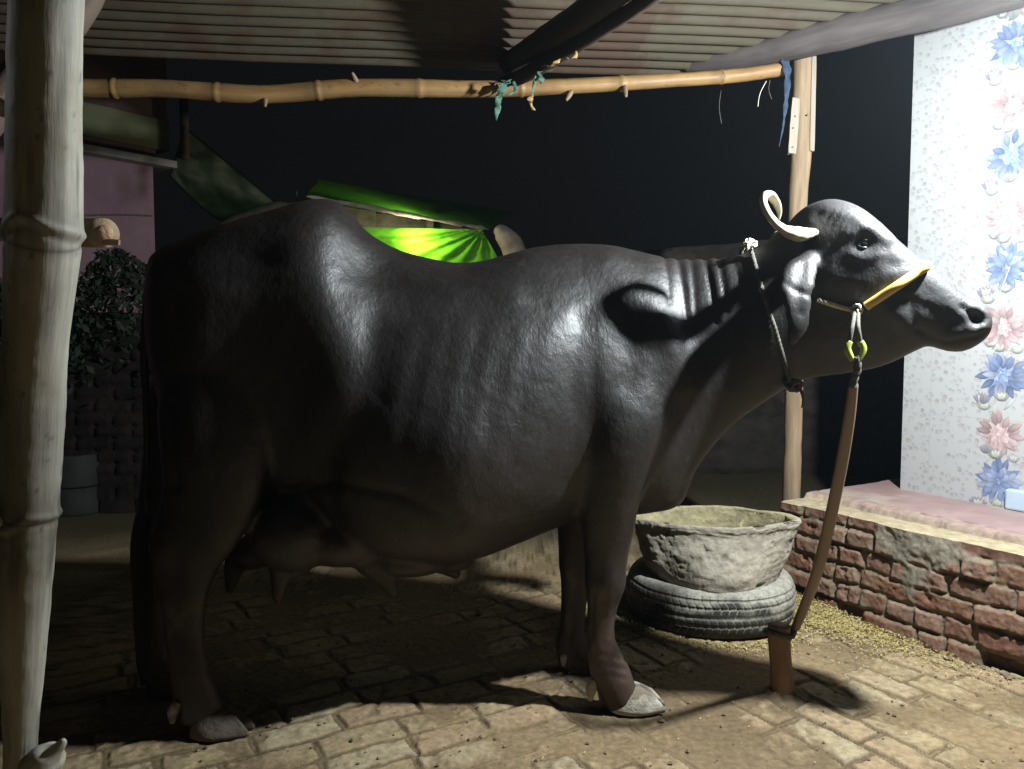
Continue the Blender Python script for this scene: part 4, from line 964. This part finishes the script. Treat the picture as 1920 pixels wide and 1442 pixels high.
# hooves: two claws each
def hoof(px, py, Y, L_, ang=0, mt='hoof', H_=.062):
    base_ = PZ(px, py, 0.008); c = Vector((P(px, py, Y).x, Y, .008)); ps = []
    for sgn in (-1, 1):
        V = []; F = []; rows = [(0, 1.0, 0), (.012, 1.0, .0), (.03, .88, -.006), (.05, .72, -.014), (H_, .56, -.022), (H_+.006, .40, -.02)]
        sg = 22
        for z_, sc, sh in rows:
            for j in range(sg):
                a_ = 2*math.pi*j/sg; x = math.cos(a_); y = math.sin(a_)
                xx = (L_*.5*x if x > 0 else L_*.42*x)*sc*(1+.12*max(x, 0)**6)
                taper = 1-.5*max(x, 0)**2
                yy = .031*y*sc*taper+sgn*(.030-.010*max(x, 0))*(.5+.5*sc)
                p_ = np.array([[xx, yy*.9, z_*5+sgn]]); nn = float(fbm(p_, 22, 5+int(px) % 7)[0])*.003
                V.append(Vector((xx+sh+nn, yy+nn, z_+(.004 if z_ > .03 else 0)*x)))
        n = len(rows)
        for i in range(n-1):
            for j in range(sg): F.append((i*sg+j, i*sg+(j+1) % sg, (i+1)*sg+(j+1) % sg, (i+1)*sg+j))
        F.append(tuple(reversed(range(sg)))); F.append(tuple((n-1)*sg+j for j in range(sg)))
        Mx = Matrix.Translation(c)@Matrix.Rotation(ang, 4, 'Z'); V = [Mx@v for v in V]
        ps.append((np.array([list(v) for v in V]), F, np.array([list(v) for v in V])))
    V, F, T = joinData(ps); return mesh('hoof', V, F, M[mt], buf, tc=T)
hoof(1188, 1350, 2.315, .165, R(-8)); hoof(1100, 1270, 2.60, .15, R(0), 'hoof_shaded'); hoof(412, 1392, 2.17, .17, R(-4), 'hoof_shaded'); hoof(318, 1315, 2.43, .15, R(0), 'hoof_shaded')
def dew(px, py, Y, s=1.0):
    c = P(px, py, Y); tube('dewclaw', [c+Vector((.012, 0, .028*s)), c+Vector((0, -.004, .008)), c+Vector((-.002, -.006, -.020*s))], [.010*s, .0135*s, .006*s], None, M['hoof'], buf, segs=14, k=4, noise=.002)
dew(1108, 1296, 2.30, 1.25); dew(1058, 1236, 2.575, 1.1); dew(326, 1338, 2.13, 1.2); dew(1128, 1300, 2.35, 1.0)
# tail switch
V = []; F = []; rs = random.Random(3)
for i in range(320):
    a_ = rs.uniform(0, 6.28); r0 = rs.uniform(0, .012); x0 = Vector((r0*math.cos(a_), r0*math.sin(a_), rs.uniform(-.09, .02)))
    b0 = P(273, 975, 2.29)+x0; ln = rs.uniform(.2, .42); sp = rs.uniform(.2, 2.2)
    prev = b0; w = .0012; rowv = []
    for k_ in range(7):
        t = k_/6; q = b0+Vector((x0.x*sp*math.sin(t*2.2)-.012*t, x0.y*sp*math.sin(t*2.2), -ln*t)); n = len(V)
        V += [q+Vector((w*(1-t*.8), 0, 0)), q+Vector((-w*(1-t*.8)*.5, w*(1-t*.8), 0)), q+Vector((-w*(1-t*.8)*.5, -w*(1-t*.8), 0))]
        if k_:
            for j in range(3): F.append((n-3+j, n-3+(j+1) % 3, n+(j+1) % 3, n+j))
mesh('tail_switch', V, F, M['tailhair'], buf)

# ================================================================== HALTER, COLLAR, TETHER
def on(pxs, off): 
    out = []
    for (x, y) in pxs:
        q = surf(x, y, off)
        if q is not None: out.append(q)
    return out
def mirror(p_): return Vector((p_.x, 2*Yc(p_.x)-p_.y, p_.z))
def ropedata(pts, r, k=8, twist=170, segs=9):
    q = [Vector(x) for x in catmull([list(p_) for p_ in pts], k)]; out = []
    for ph in (0, 2.094, 4.189):
        ps, fr = frames(q); s = 0; pp = []
        for i, p_ in enumerate(ps):
            if i: s += (p_-ps[i-1]).length
            a_ = ph+s*twist; pp.append(p_+fr[i][0]*r*.5*math.cos(a_)+fr[i][1]*r*.5*math.sin(a_))
        out.append(tubedata(pp, r*.62, None, segs=segs))
    return joinData(out)
def rope(name, pts, r, mat, parent, k=8, twist=170):
    V, F, T = ropedata(pts, r, k, twist); return mesh(name, V, F, mat, parent, tc=T)
def knot(name, c, r, mat, parent, n=5, seed=1):
    rs = random.Random(seed); ps = []
    for i in range(n):
        ax_ = Vector((rs.uniform(-1, 1), rs.uniform(-1, 1), rs.uniform(-1, 1))).normalized(); t = ax_.orthogonal().normalized(); u_ = ax_.cross(t); o = Vector((rs.uniform(-1, 1), rs.uniform(-1, 1), rs.uniform(-1, 1)))*r*.35
        pts = [c+o+(t*math.cos(a_)+u_*math.sin(a_))*r*rs.uniform(.6, .8) for a_ in np.linspace(0, 5.6, 14)]
        ps.append(tubedata(pts, r*.27, None, segs=8))
    for i in range(3):
        d = Vector((rs.uniform(-1, 1), rs.uniform(-1, 0), rs.uniform(-1, 1))).normalized(); ps.append(tubedata([c, c+d*r*.9, c+d*r*1.5+Vector((0, 0, -r*.3))], [r*.25, r*.22, r*.12], None, segs=6))
    V, F, T = joinData(ps); return mesh(name, V, F, mat, parent, tc=T)
k0 = surf(1606, 579, .010)
hal = thing('halter', 'halter with a thick yellow nose band and white cheek rope on the buffalo head', 'halter', k0)
nb = on([(1624, 572), (1680, 534), (1731, 503)], .012); nb = [nb[0], (nb[0]*.6+nb[1]*.4)+Vector((0, -.003, 0)), nb[1]+Vector((0, -.004, 0)), (nb[1]*.4+nb[2]*.6)+Vector((0, -.003, 0)), nb[2]]
top_ = nb[-1]; far_ = [mirror(p_) for p_ in reversed(nb)]
tt = Vector(((top_.x+far_[0].x)/2+.006, Yc(top_.x), top_.z+.006))
tube('nose_band', nb+[tt]+far_, .0125, .0125, M['yellow'], hal, segs=18, k=8)
cr_ = on([(1532, 561), (1548, 566), (1566, 572), (1584, 577), (1600, 580)], .006)
rope('cheek_rope', cr_, .0068, M['rope_white'], hal)
rope('cheek_rope', [mirror(p_) for p_ in cr_], .0068, M['rope_white'], hal)
knot('knot', k0+Vector((0, -.004, 0)), .014, M['rope_white'], hal, 6, 2); knot('knot', mirror(k0), .014, M['rope_white'], hal, 5, 3)
jaw = [k0, surf(1600, 640, .012) or k0]
# two strands from the knot down to the rings
ta = P(1603, 655, 2.26)
for dx in (-9, 9):
    tube('strand', [k0+Vector((dx*.0005, -.002, -.005)), P(1604+dx*.6, 612, 2.055), P(1603+dx*1.2, 650, 2.050), P(1604+dx*.5, 672, 2.050)], .0052, None, M['rope_dark'], hal, segs=10, k=6)
for dx in (-11, 11):
    tube('green_sleeve', [P(1603+dx*.9, 640, 2.050), P(1603+dx*1.35, 655, 2.050), P(1604+dx*.5, 675, 2.050)], [.0085, .010, .0075], None, M['green_ring'], hal, segs=12, k=5)
te = thing('tether', 'brown hose covered tether running from the halter down to the floor stake', 'tether', (pt_.x, pt_.y, pt_.z))
SY = pg_.y
rope('rope_link', [P(1604, 668, 2.05), P(1608, 690, 2.055), P(1602, 710, 2.065), P(1600, 728, 2.07)], .0095, M['rope_dark'], te, 8, 110)
tube('hose_cover', [P(1600, 722, 2.07), P(1593, 780, 2.11), P(1580, 860, 2.17), P(1563, 945, 2.23), P(1546, 1020, 2.29), P(1528, 1085, 2.34), P(1507, 1140, 2.41), P(1491, 1178, 2.43)], [.0125, .0155, .0175, .018, .018, .0175, .0165, .014], [.010, .010, .010, .010, .011, .011, .012, .012], M['hose'], te, segs=18, k=8, up=(1, 0, .05))
lp_ = [Vector((pt_.x+.040*math.cos(a_), pt_.y+.040*math.sin(a_), pt_.z-.022+.006*math.sin(a_*2))) for a_ in np.linspace(0, 6.28, 22)]
V, F, T = joinData([ropedata(lp_, .008, 3, 90), ropedata([P(1491, 1172, 2.43), P(1488, 1190, 2.44), lp_[0]], .008, 5, 90)])
mesh('stake_loop', V, F, M['rope_dark'], te, tc=T)
col_ = thing('neck_rope', 'thin dark rope hanging round the buffalo neck with a pale knot on top', 'rope', P(1405, 460, 2.4))
top1 = P(1405, 461, 2.32)
cs = on([(1412, 480), (1420, 510), (1430, 545), (1440, 580), (1452, 615), (1462, 650), (1470, 680)], .008)
cs = [top1]+cs+[P(1481, 715, cs[-1].y+.02)]
rope('loop', cs, .0062, M['rope_dark'], col_)
fs_ = [mirror(p_) for p_ in cs]; rope('loop', fs_, .0062, M['rope_dark'], col_)
rope('loop', [cs[-1], Vector((cs[-1].x, Yc(cs[-1].x), cs[-1].z-.02)), fs_[-1]], .0062, M['rope_dark'], col_)
rope('loop', [cs[0], P(1402, 455, 2.36)+Vector((0, 0, .003)), fs_[0]], .008, M['rope_white'], col_)
knot('knot', P(1405, 459, 2.31), .017, M['rope_white'], col_, 7, 5)
knot('lower_knot', P(1486, 722, cs[-1].y+.01), .021, M['rope_dark'], col_, 7, 8)
tube('loose_end', [P(1492, 718, 2.24), P(1500, 728, 2.24), P(1506, 748, 2.24), P(1503, 765, 2.24)], [.006, .005, .004, .002], None, M['rope_dark'], col_, segs=8, k=4)

# ================================================================== LAMP (just outside the frame)
lm = thing('hanging_bulb', 'white bulb hanging from a short wire at the top right corner', 'lamp', LAMP)
tube('shade_holder', [LAMP+Vector((0, 0, .17)), LAMP+Vector((0, 0, .12)), LAMP+Vector((0, 0, .06)), LAMP+Vector((0, 0, .036))], [.014, .026, .070, .082], None, M['white_plastic'], lm, segs=18)  # unseen holder, flared into a shade that keeps lamp light off the roof
tube('wire', [LAMP+Vector((0, 0, .17)), LAMP+Vector((.01, 0, .30))], .002, None, M['rope_dark'], lm, segs=8)
tube('bulb', [LAMP+Vector((0, 0, .040)), LAMP+Vector((0, 0, .037)), LAMP+Vector((0, 0, .034))], [.034, .032, .012], None, M['bulb'], lm, segs=20)

sd = thing('side_fill_lamp', 'unseen shaded lamp added outside the left edge to brighten the grey bamboo post', 'lamp', SIDE)
ax = (Vector((-.80, 1.15, 1.62))-SIDE).normalized()
V, F, T = tubedata([SIDE-ax*.10, SIDE-ax*.07, SIDE-ax*.02, SIDE+ax*.03], [.02, .04, .06, .085], None, segs=20, caps=False)
mesh('lamp_shade', V, F, M['white_plastic'], sd, tc=T)
# ================================================================== BACKGROUND
# mauve house on the left
hs = thing('house', 'mauve walled house corner with an olive band and grey ledge beyond the bamboo post', 'house', P(300, 900, 6.4))
A0 = P(150, 900, 5.93); d1 = 6.45; B0 = P(303, 900, d1); dirh = Vector((B0.x-A0.x, B0.y-A0.y, 0)).normalized(); nh = Vector((dirh.y, -dirh.x, 0)); nh = nh if nh.y < 0 else -nh
B0.z = 0
def slab(name, s0, s1, z0, z1, o0, o1, mat):
    V = []
    for z_ in (z0, z1):
        for s_, o_ in ((s0, o0), (s1, o0), (s1, o1), (s0, o1)): V.append(B0-dirh*s_+nh*o_+Vector((0, 0, z_)))
    return mesh(name, V, [(0, 3, 2, 1), (4, 5, 6, 7), (0, 1, 5, 4), (1, 2, 6, 5), (2, 3, 7, 6), (3, 0, 4, 7)], mat, hs, smooth=False)
zl = P(303, 318, d1).z
slab('wall', 0, 3.5, 0, zl+.02, 0, -.25, M['purple'])
slab('ledge', -.14, 3.5, zl+.02, zl+.075, .12, -.25, M['greyplaster'])
slab('ledge_shade_band', -.02, 3.5, zl+.075, zl+.16, .012, -.25, M['darkplaster'])
slab('olive_band', -.12, 3.5, zl+.16, zl+.40, .05, -.25, M['greenband'])
slab('upper_wall', -.12, 3.5, zl+.40, zl+1.1, .03, -.25, M['darkplaster'])
tube('rain_pipe', [B0-dirh*(-.20)+nh*.14+Vector((0, 0, zl+.1)), B0-dirh*(-.20)+nh*.14+Vector((0, 0, zl+.62))], .035, None, M['wood_dark'], hs, segs=12)
wv = [B0-dirh*s_+nh*.01+Vector((0, 0, 1.13+(628-y_)/FPX*6.1)) for s_, y_ in ((.02, 396), (.3, 402), (.6, 412), (.9, 420))]
cbl = tube('wire', wv, .006, None, M['rope_dark'], hs, segs=6, k=4)
# dark green tarpaulin sagging from the house corner
def cloth(name, c00, c10, c11, c01, n, m_, mat, parent=None, sag=.05, fold=.03, seed=0, th=.003, pleat=None):
    Pt = np.zeros((n, m_, 3))
    c00, c10, c11, c01 = [np.array(list(q)) for q in (c00, c10, c11, c01)]
    a_ = np.linspace(0, 1, n)[:, None, None]; b_ = np.linspace(0, 1, m_)[None, :, None]
    Pt = (c00*(1-a_)*(1-b_)+c10*a_*(1-b_)+c11*a_*b_+c01*(1-a_)*b_)
    aa = np.broadcast_to(a_, (n, m_, 1))[..., 0]; bb = np.broadcast_to(b_, (n, m_, 1))[..., 0]
    q = np.stack([aa.ravel()*3, bb.ravel()*2, 0*aa.ravel()], 1)
    w = (fbm(q, 2.2, seed, 3)*fold).reshape(n, m_)
    if pleat is not None: w = w+pleat(aa, bb)
    Pt[..., 1] += w; Pt[..., 2] -= sag*np.sin(np.pi*aa)*bb
    nn = Pt.reshape(-1, 3); idx = np.arange(n*m_).reshape(n, m_)
    F = np.stack([idx[:-1, :-1], idx[1:, :-1], idx[1:, 1:], idx[:-1, 1:]], -1).reshape(-1, 4)
    if th == 0: return mesh(name, nn, list(F), mat, parent)
    V = np.vstack([nn, nn+np.array([0, th, 0])]); F = np.vstack([F, F[:, ::-1]+len(nn)])
    E2 = []
    for i in range(n-1):
        for j in (0, m_-1): E2.append((idx[i, j], idx[i+1, j], idx[i+1, j]+len(nn), idx[i, j]+len(nn)))
    for j in range(m_-1):
        for i in (0, n-1): E2.append((idx[i, j], idx[i, j+1], idx[i, j+1]+len(nn), idx[i, j]+len(nn)))
    return mesh(name, V, list(F)+E2, mat, parent)
o = cloth('dark_tarp', P(345, 236, 6.5), P(535, 392, 7.4), P(425, 420, 7.2), P(318, 330, 6.5), 30, 20, M['tarp_dark'], sag=.05, fold=.04, seed=3)
tag(o, 'dark green tarpaulin slanting down from the corner of the mauve house', 'tarpaulin')
# hut with the lit tarpaulin
hut = thing('lit_hut', 'low hut behind the buffalo back with a green tarpaulin glowing from a lamp inside', 'hut', P(800, 900, 7.2))
hA = P(575, 368, 6.1); hB = P(917, 430, 7.9)
hD = P(600, 338, 7.6); hC = P(966, 398, 9.6)
cloth('roof_tarp', hA+Vector((0, .02, .012)), hB+Vector((0, .02, .012)), hC, hD, 40, 16, M['tarp_roof'], hut, sag=0, fold=.05, seed=5, th=0)
tube('roof_edge', [hA, (hA*2+hB)/3, (hA+hB*2)/3, hB], [.016, .02, .02, .014], None, M['plaster_beige'], hut, segs=10, k=14, noise=.018, nsc=9)
def pleat(a_, b_):
    ang = np.arctan2(b_+.02, (1.0-a_)*1.6+.02); rr__ = np.hypot(1-a_, b_)
    return .045*np.sin(ang*26)*np.exp(-rr__*2.2)+.03*np.exp(-((b_-.16-.05*(1-a_))/.05)**2)
cY = 7.0
cloth('curtain_tarp', P(610, 424, cY-.35), P(903, 430, cY+.15), P(955, 520, cY+.1), P(600, 560, cY-.35), 90, 60, M['tarp'], hut, sag=0, fold=.03, seed=9, pleat=pleat, th=0)
def yedge(x): return 371+(x-575)*.181
for x0, x1, yy in ((600, 704, 7.3), (718, 806, 7.5), (812, 905, 7.7)):
    ps = [P(x0, yedge(x0)+3, yy), P(x1, yedge(x1)+3, yy+.15), P(x1, 500, yy+.15), P(x0, 500, yy)]; V = ps+[p_+Vector((0, .04, 0)) for p_ in ps]
    mesh('back_plank', V, [(3, 2, 1, 0), (4, 5, 6, 7), (0, 1, 5, 4), (1, 2, 6, 5), (2, 3, 7, 6), (3, 0, 4, 7)], M['plank'], hut, smooth=False)
for i, (x, y) in enumerate(((711, 400), (806, 412))):
    q = P(x, y, 7.5); box('upright', (q.x-.035, 7.5, .0), (q.x+.035, 7.58, q.z+.0), M['wood_dark'], hut, bev=.006)
tube('corner_pillar', [P(1010, 560, 7.3), P(975, 492, 7.3), P(944, 440, 7.35), P(930, 432, 7.4)], [.17, .13, .075, .03], None, M['plaster_beige'], hut, segs=20, k=9, noise=.05, nsc=7)
sw_ = [B_ for B_ in ()]
# the hut's own lamp
hl = HUTLAMP; hb_ = uvs('bulb', hl+Vector((0, .07, .03)), .025, M['bulb'], hut)
lamp('hut_light', hl, 21.0, (1.0, .93, .60), .04)
box('back_wall', (hA.x-.4, 8.6, 0), (hB.x+.6, 8.8, 1.7), M['mud'], hut, bev=.02)
# thin stick above the hip
o = tube('thin_stick', [P(556, 400, 6.4), P(556, 357, 6.4)], .004, None, M['rope_dark'], None, segs=8); tag(o, 'thin upright stick rising behind the hip of the buffalo', 'stick')
# added brown strip behind the rump, standing for its lamp-lit crest
o = tube('lit_croup_strip', [P(395, 442, 6.3), P(450, 418, 6.3), P(520, 398, 6.3), P(575, 390, 6.3)], [.05, .07, .085, .03], None, M['plank'], None, segs=16, k=8, noise=.05, nsc=5); tag(o, 'low brown strip behind the rump of the buffalo standing for its lamp-lit crest', 'roof')
# hedge and old brick wall, left
V, F, rs = [], [], random.Random(12)
hc = P(215, 560, 5.3)
for i in range(5200):
    x = rs.uniform(-4.2, -2.15); hmax = 1.50+.10*math.sin(x*5)+.07*math.sin(x*13+1); z_ = hmax-abs(rs.gauss(0, .28)); y = 4.7+rs.uniform(-.3, .3)*min(1, (hmax-z_)*3+.3)
    if z_ < .8: continue
    s_ = rs.uniform(.018, .036); a_ = Vector((rs.uniform(-1, 1), rs.uniform(-1, 1), rs.uniform(-1, 1))).normalized(); b_ = a_.orthogonal().normalized(); c = Vector((x, y, z_)); n = len(V)
    V += [c-a_*s_, c+b_*s_*.45, c+a_*s_, c-b_*s_*.45]; F.append((n, n+1, n+2, n+3))
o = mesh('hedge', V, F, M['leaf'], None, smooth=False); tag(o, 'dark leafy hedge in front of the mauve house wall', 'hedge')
def roughwall(name, x0, x1, y, z1, mat, th=.25, amp=.03, seed=0, step=.05, slant=0, course=None):
    xs_ = np.arange(x0, x1+step, step); zs_ = np.arange(-.05, z1+.001, step); A, Bz = np.meshgrid(xs_, zs_, indexing='ij'); p = np.stack([A.ravel(), Bz.ravel(), 0*A.ravel()], 1)
    topv = z1*(1+.03*fbm(p*np.array([1, 0, 0]), 2, seed))+slant*(A.ravel()-x0); Zz = Bz.ravel()*topv/z1
    d = amp*fbm(p, 4, seed+1, 5)
    if course: d = d-amp*.8*(np.abs(((Zz/course) % 1)-.5) > .42)-amp*.8*(np.abs((((A.ravel()+.12*np.floor(Zz/course))/.24) % 1)-.5) > .45)
    Pt = np.stack([A.ravel(), y-d, Zz], 1).reshape(A.shape+(3,))
    b0 = Pt[:, -1:, :].copy(); b0[..., 1] = y+th; b1 = b0.copy(); b1[..., 2] = -.05
    return gridmesh(name, np.concatenate([Pt, b0, b1], 1), mat)
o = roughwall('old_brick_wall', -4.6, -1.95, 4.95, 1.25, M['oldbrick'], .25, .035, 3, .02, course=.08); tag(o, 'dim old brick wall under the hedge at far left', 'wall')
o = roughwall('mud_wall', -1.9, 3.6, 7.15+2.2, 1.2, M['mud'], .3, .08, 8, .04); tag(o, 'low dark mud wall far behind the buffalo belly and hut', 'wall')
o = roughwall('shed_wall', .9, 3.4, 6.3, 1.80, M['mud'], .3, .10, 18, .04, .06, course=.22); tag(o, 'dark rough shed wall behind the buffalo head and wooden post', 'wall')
dm = P(142, 870, 5.0); dz0 = 0
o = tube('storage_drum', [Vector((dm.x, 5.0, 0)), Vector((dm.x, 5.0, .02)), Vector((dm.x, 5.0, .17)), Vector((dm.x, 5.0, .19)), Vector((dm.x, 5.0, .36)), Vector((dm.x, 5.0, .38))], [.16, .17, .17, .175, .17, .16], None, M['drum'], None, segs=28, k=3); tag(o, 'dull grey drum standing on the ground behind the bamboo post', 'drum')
# ================================================================== straw and crumbs
rs = random.Random(5); V = []; F = []
def flake(x, y, z_, l, w):
    a_ = rs.uniform(0, 6.28); e = rs.uniform(-.5, .5); d = Vector((math.cos(a_)*math.cos(e), math.sin(a_)*math.cos(e), math.sin(e)))*l; s_ = Vector((-math.sin(a_), math.cos(a_), rs.uniform(-.6, .6))).normalized()*w
    c = Vector((x, y, z_)); n = len(V); V.extend([c-d-s_*.6, c-d+s_*.6, c+s_+Vector((0, 0, w)), c+d+s_*.4, c+d-s_*.4, c-s_+Vector((0, 0, w))]); F.append((n, n+1, n+2, n+3, n+4, n+5))
cp = []
for i in range(15000):
    s_ = abs(rs.gauss(0, .33)); w = abs(rs.gauss(0, .085))
    if rs.random() < .07: w *= 2.4; 
    x = cor[0]+s_*U[0]-w*Vv[0]-.0*Vv[0]-.035*Vv[0]; y = cor[1]+s_*U[1]-w*Vv[1]-.035*Vv[1]
    x -= rs.random()**2*.12; cp.append((x, y, .012+.045*math.exp(-w/.06)*math.exp(-s_/.35)*rs.random(), rs.uniform(.002, .0058)))
for i in range(2200):
    a_ = rs.uniform(3.3, 6.5); r0 = .33+abs(rs.gauss(0, .05)); cp.append((TC.x+r0*math.cos(a_), TC.y+r0*math.sin(a_), .008, rs.uniform(.002, .006)))
for i in range(230): cp.append((rs.uniform(-.6, 1.7), rs.uniform(1.95, 3.0), .006, rs.uniform(.0015, .005)))
zz_ = brickfield(np.array([c[0] for c in cp]), np.array([c[1] for c in cp]))[0]
for c, zz0 in zip(cp, zz_): flake(c[0], c[1], zz0+c[2], c[3], c[3]*.38)
o = mesh('chaff', V, F, M['chaff'], None, smooth=False); tag(o, 'yellow straw chaff scattered beside the trough and along the brick platform', 'chaff', kind='stuff')
V = []; F = []
# mound of chaff under the flakes
for i in range(520):
    if i < 300: x, y = rs.uniform(-.9, 1.8), rs.uniform(1.95, 3.1)
    else:
        s_ = rs.uniform(.5, 1.9); w = abs(rs.gauss(0, .05))+.02; x = cor[0]+s_*U[0]-w*Vv[0]; y = cor[1]+s_*U[1]-w*Vv[1]
    r0 = abs(rs.gauss(0, .004))+.002+(.010*rs.random() if i > 460 else 0); z_ = gz(x, y)+r0*.4; n = len(V)
    ic = [(0, 0, 1), (.9, 0, .3), (.3, .85, .2), (-.7, .5, .35), (-.7, -.5, .1), (.3, -.85, .3), (0, 0, -1)]
    for a_ in ic: V.append((x+a_[0]*r0*rs.uniform(.7, 1.4), y+a_[1]*r0*rs.uniform(.7, 1.4), z_+a_[2]*r0*.7))
    for k_ in range(5): F += [(n, n+1+k_, n+1+(k_+1) % 5), (n+6, n+1+(k_+1) % 5, n+1+k_)]
o = mesh('gravel_crumbs', V, F, M['pebble'], None, smooth=False); tag(o, 'small stone crumbs lying over the brick floor', 'gravel', kind='stuff')

# ================================================================== bluish haze added for the veiling glare of the lamp
m = bpy.data.materials.new('glare_haze'); m.use_nodes = True; nt = m.node_tree; nt.nodes.clear(); o_ = nt.nodes.new('ShaderNodeOutputMaterial'); pv_ = nt.nodes.new('ShaderNodeVolumePrincipled')
pv_.inputs['Density'].default_value = .0022; pv_.inputs['Color'].default_value = (.72, .87, 1, 1); pv_.inputs['Anisotropy'].default_value = .6; nt.links.new(pv_.outputs[0], o_.inputs['Volume'])
hz = box('haze', (-60, -24, -1.2), (60, 75, 4.6), m, None, bev=0); tag(hz, None, None, kind='stuff')
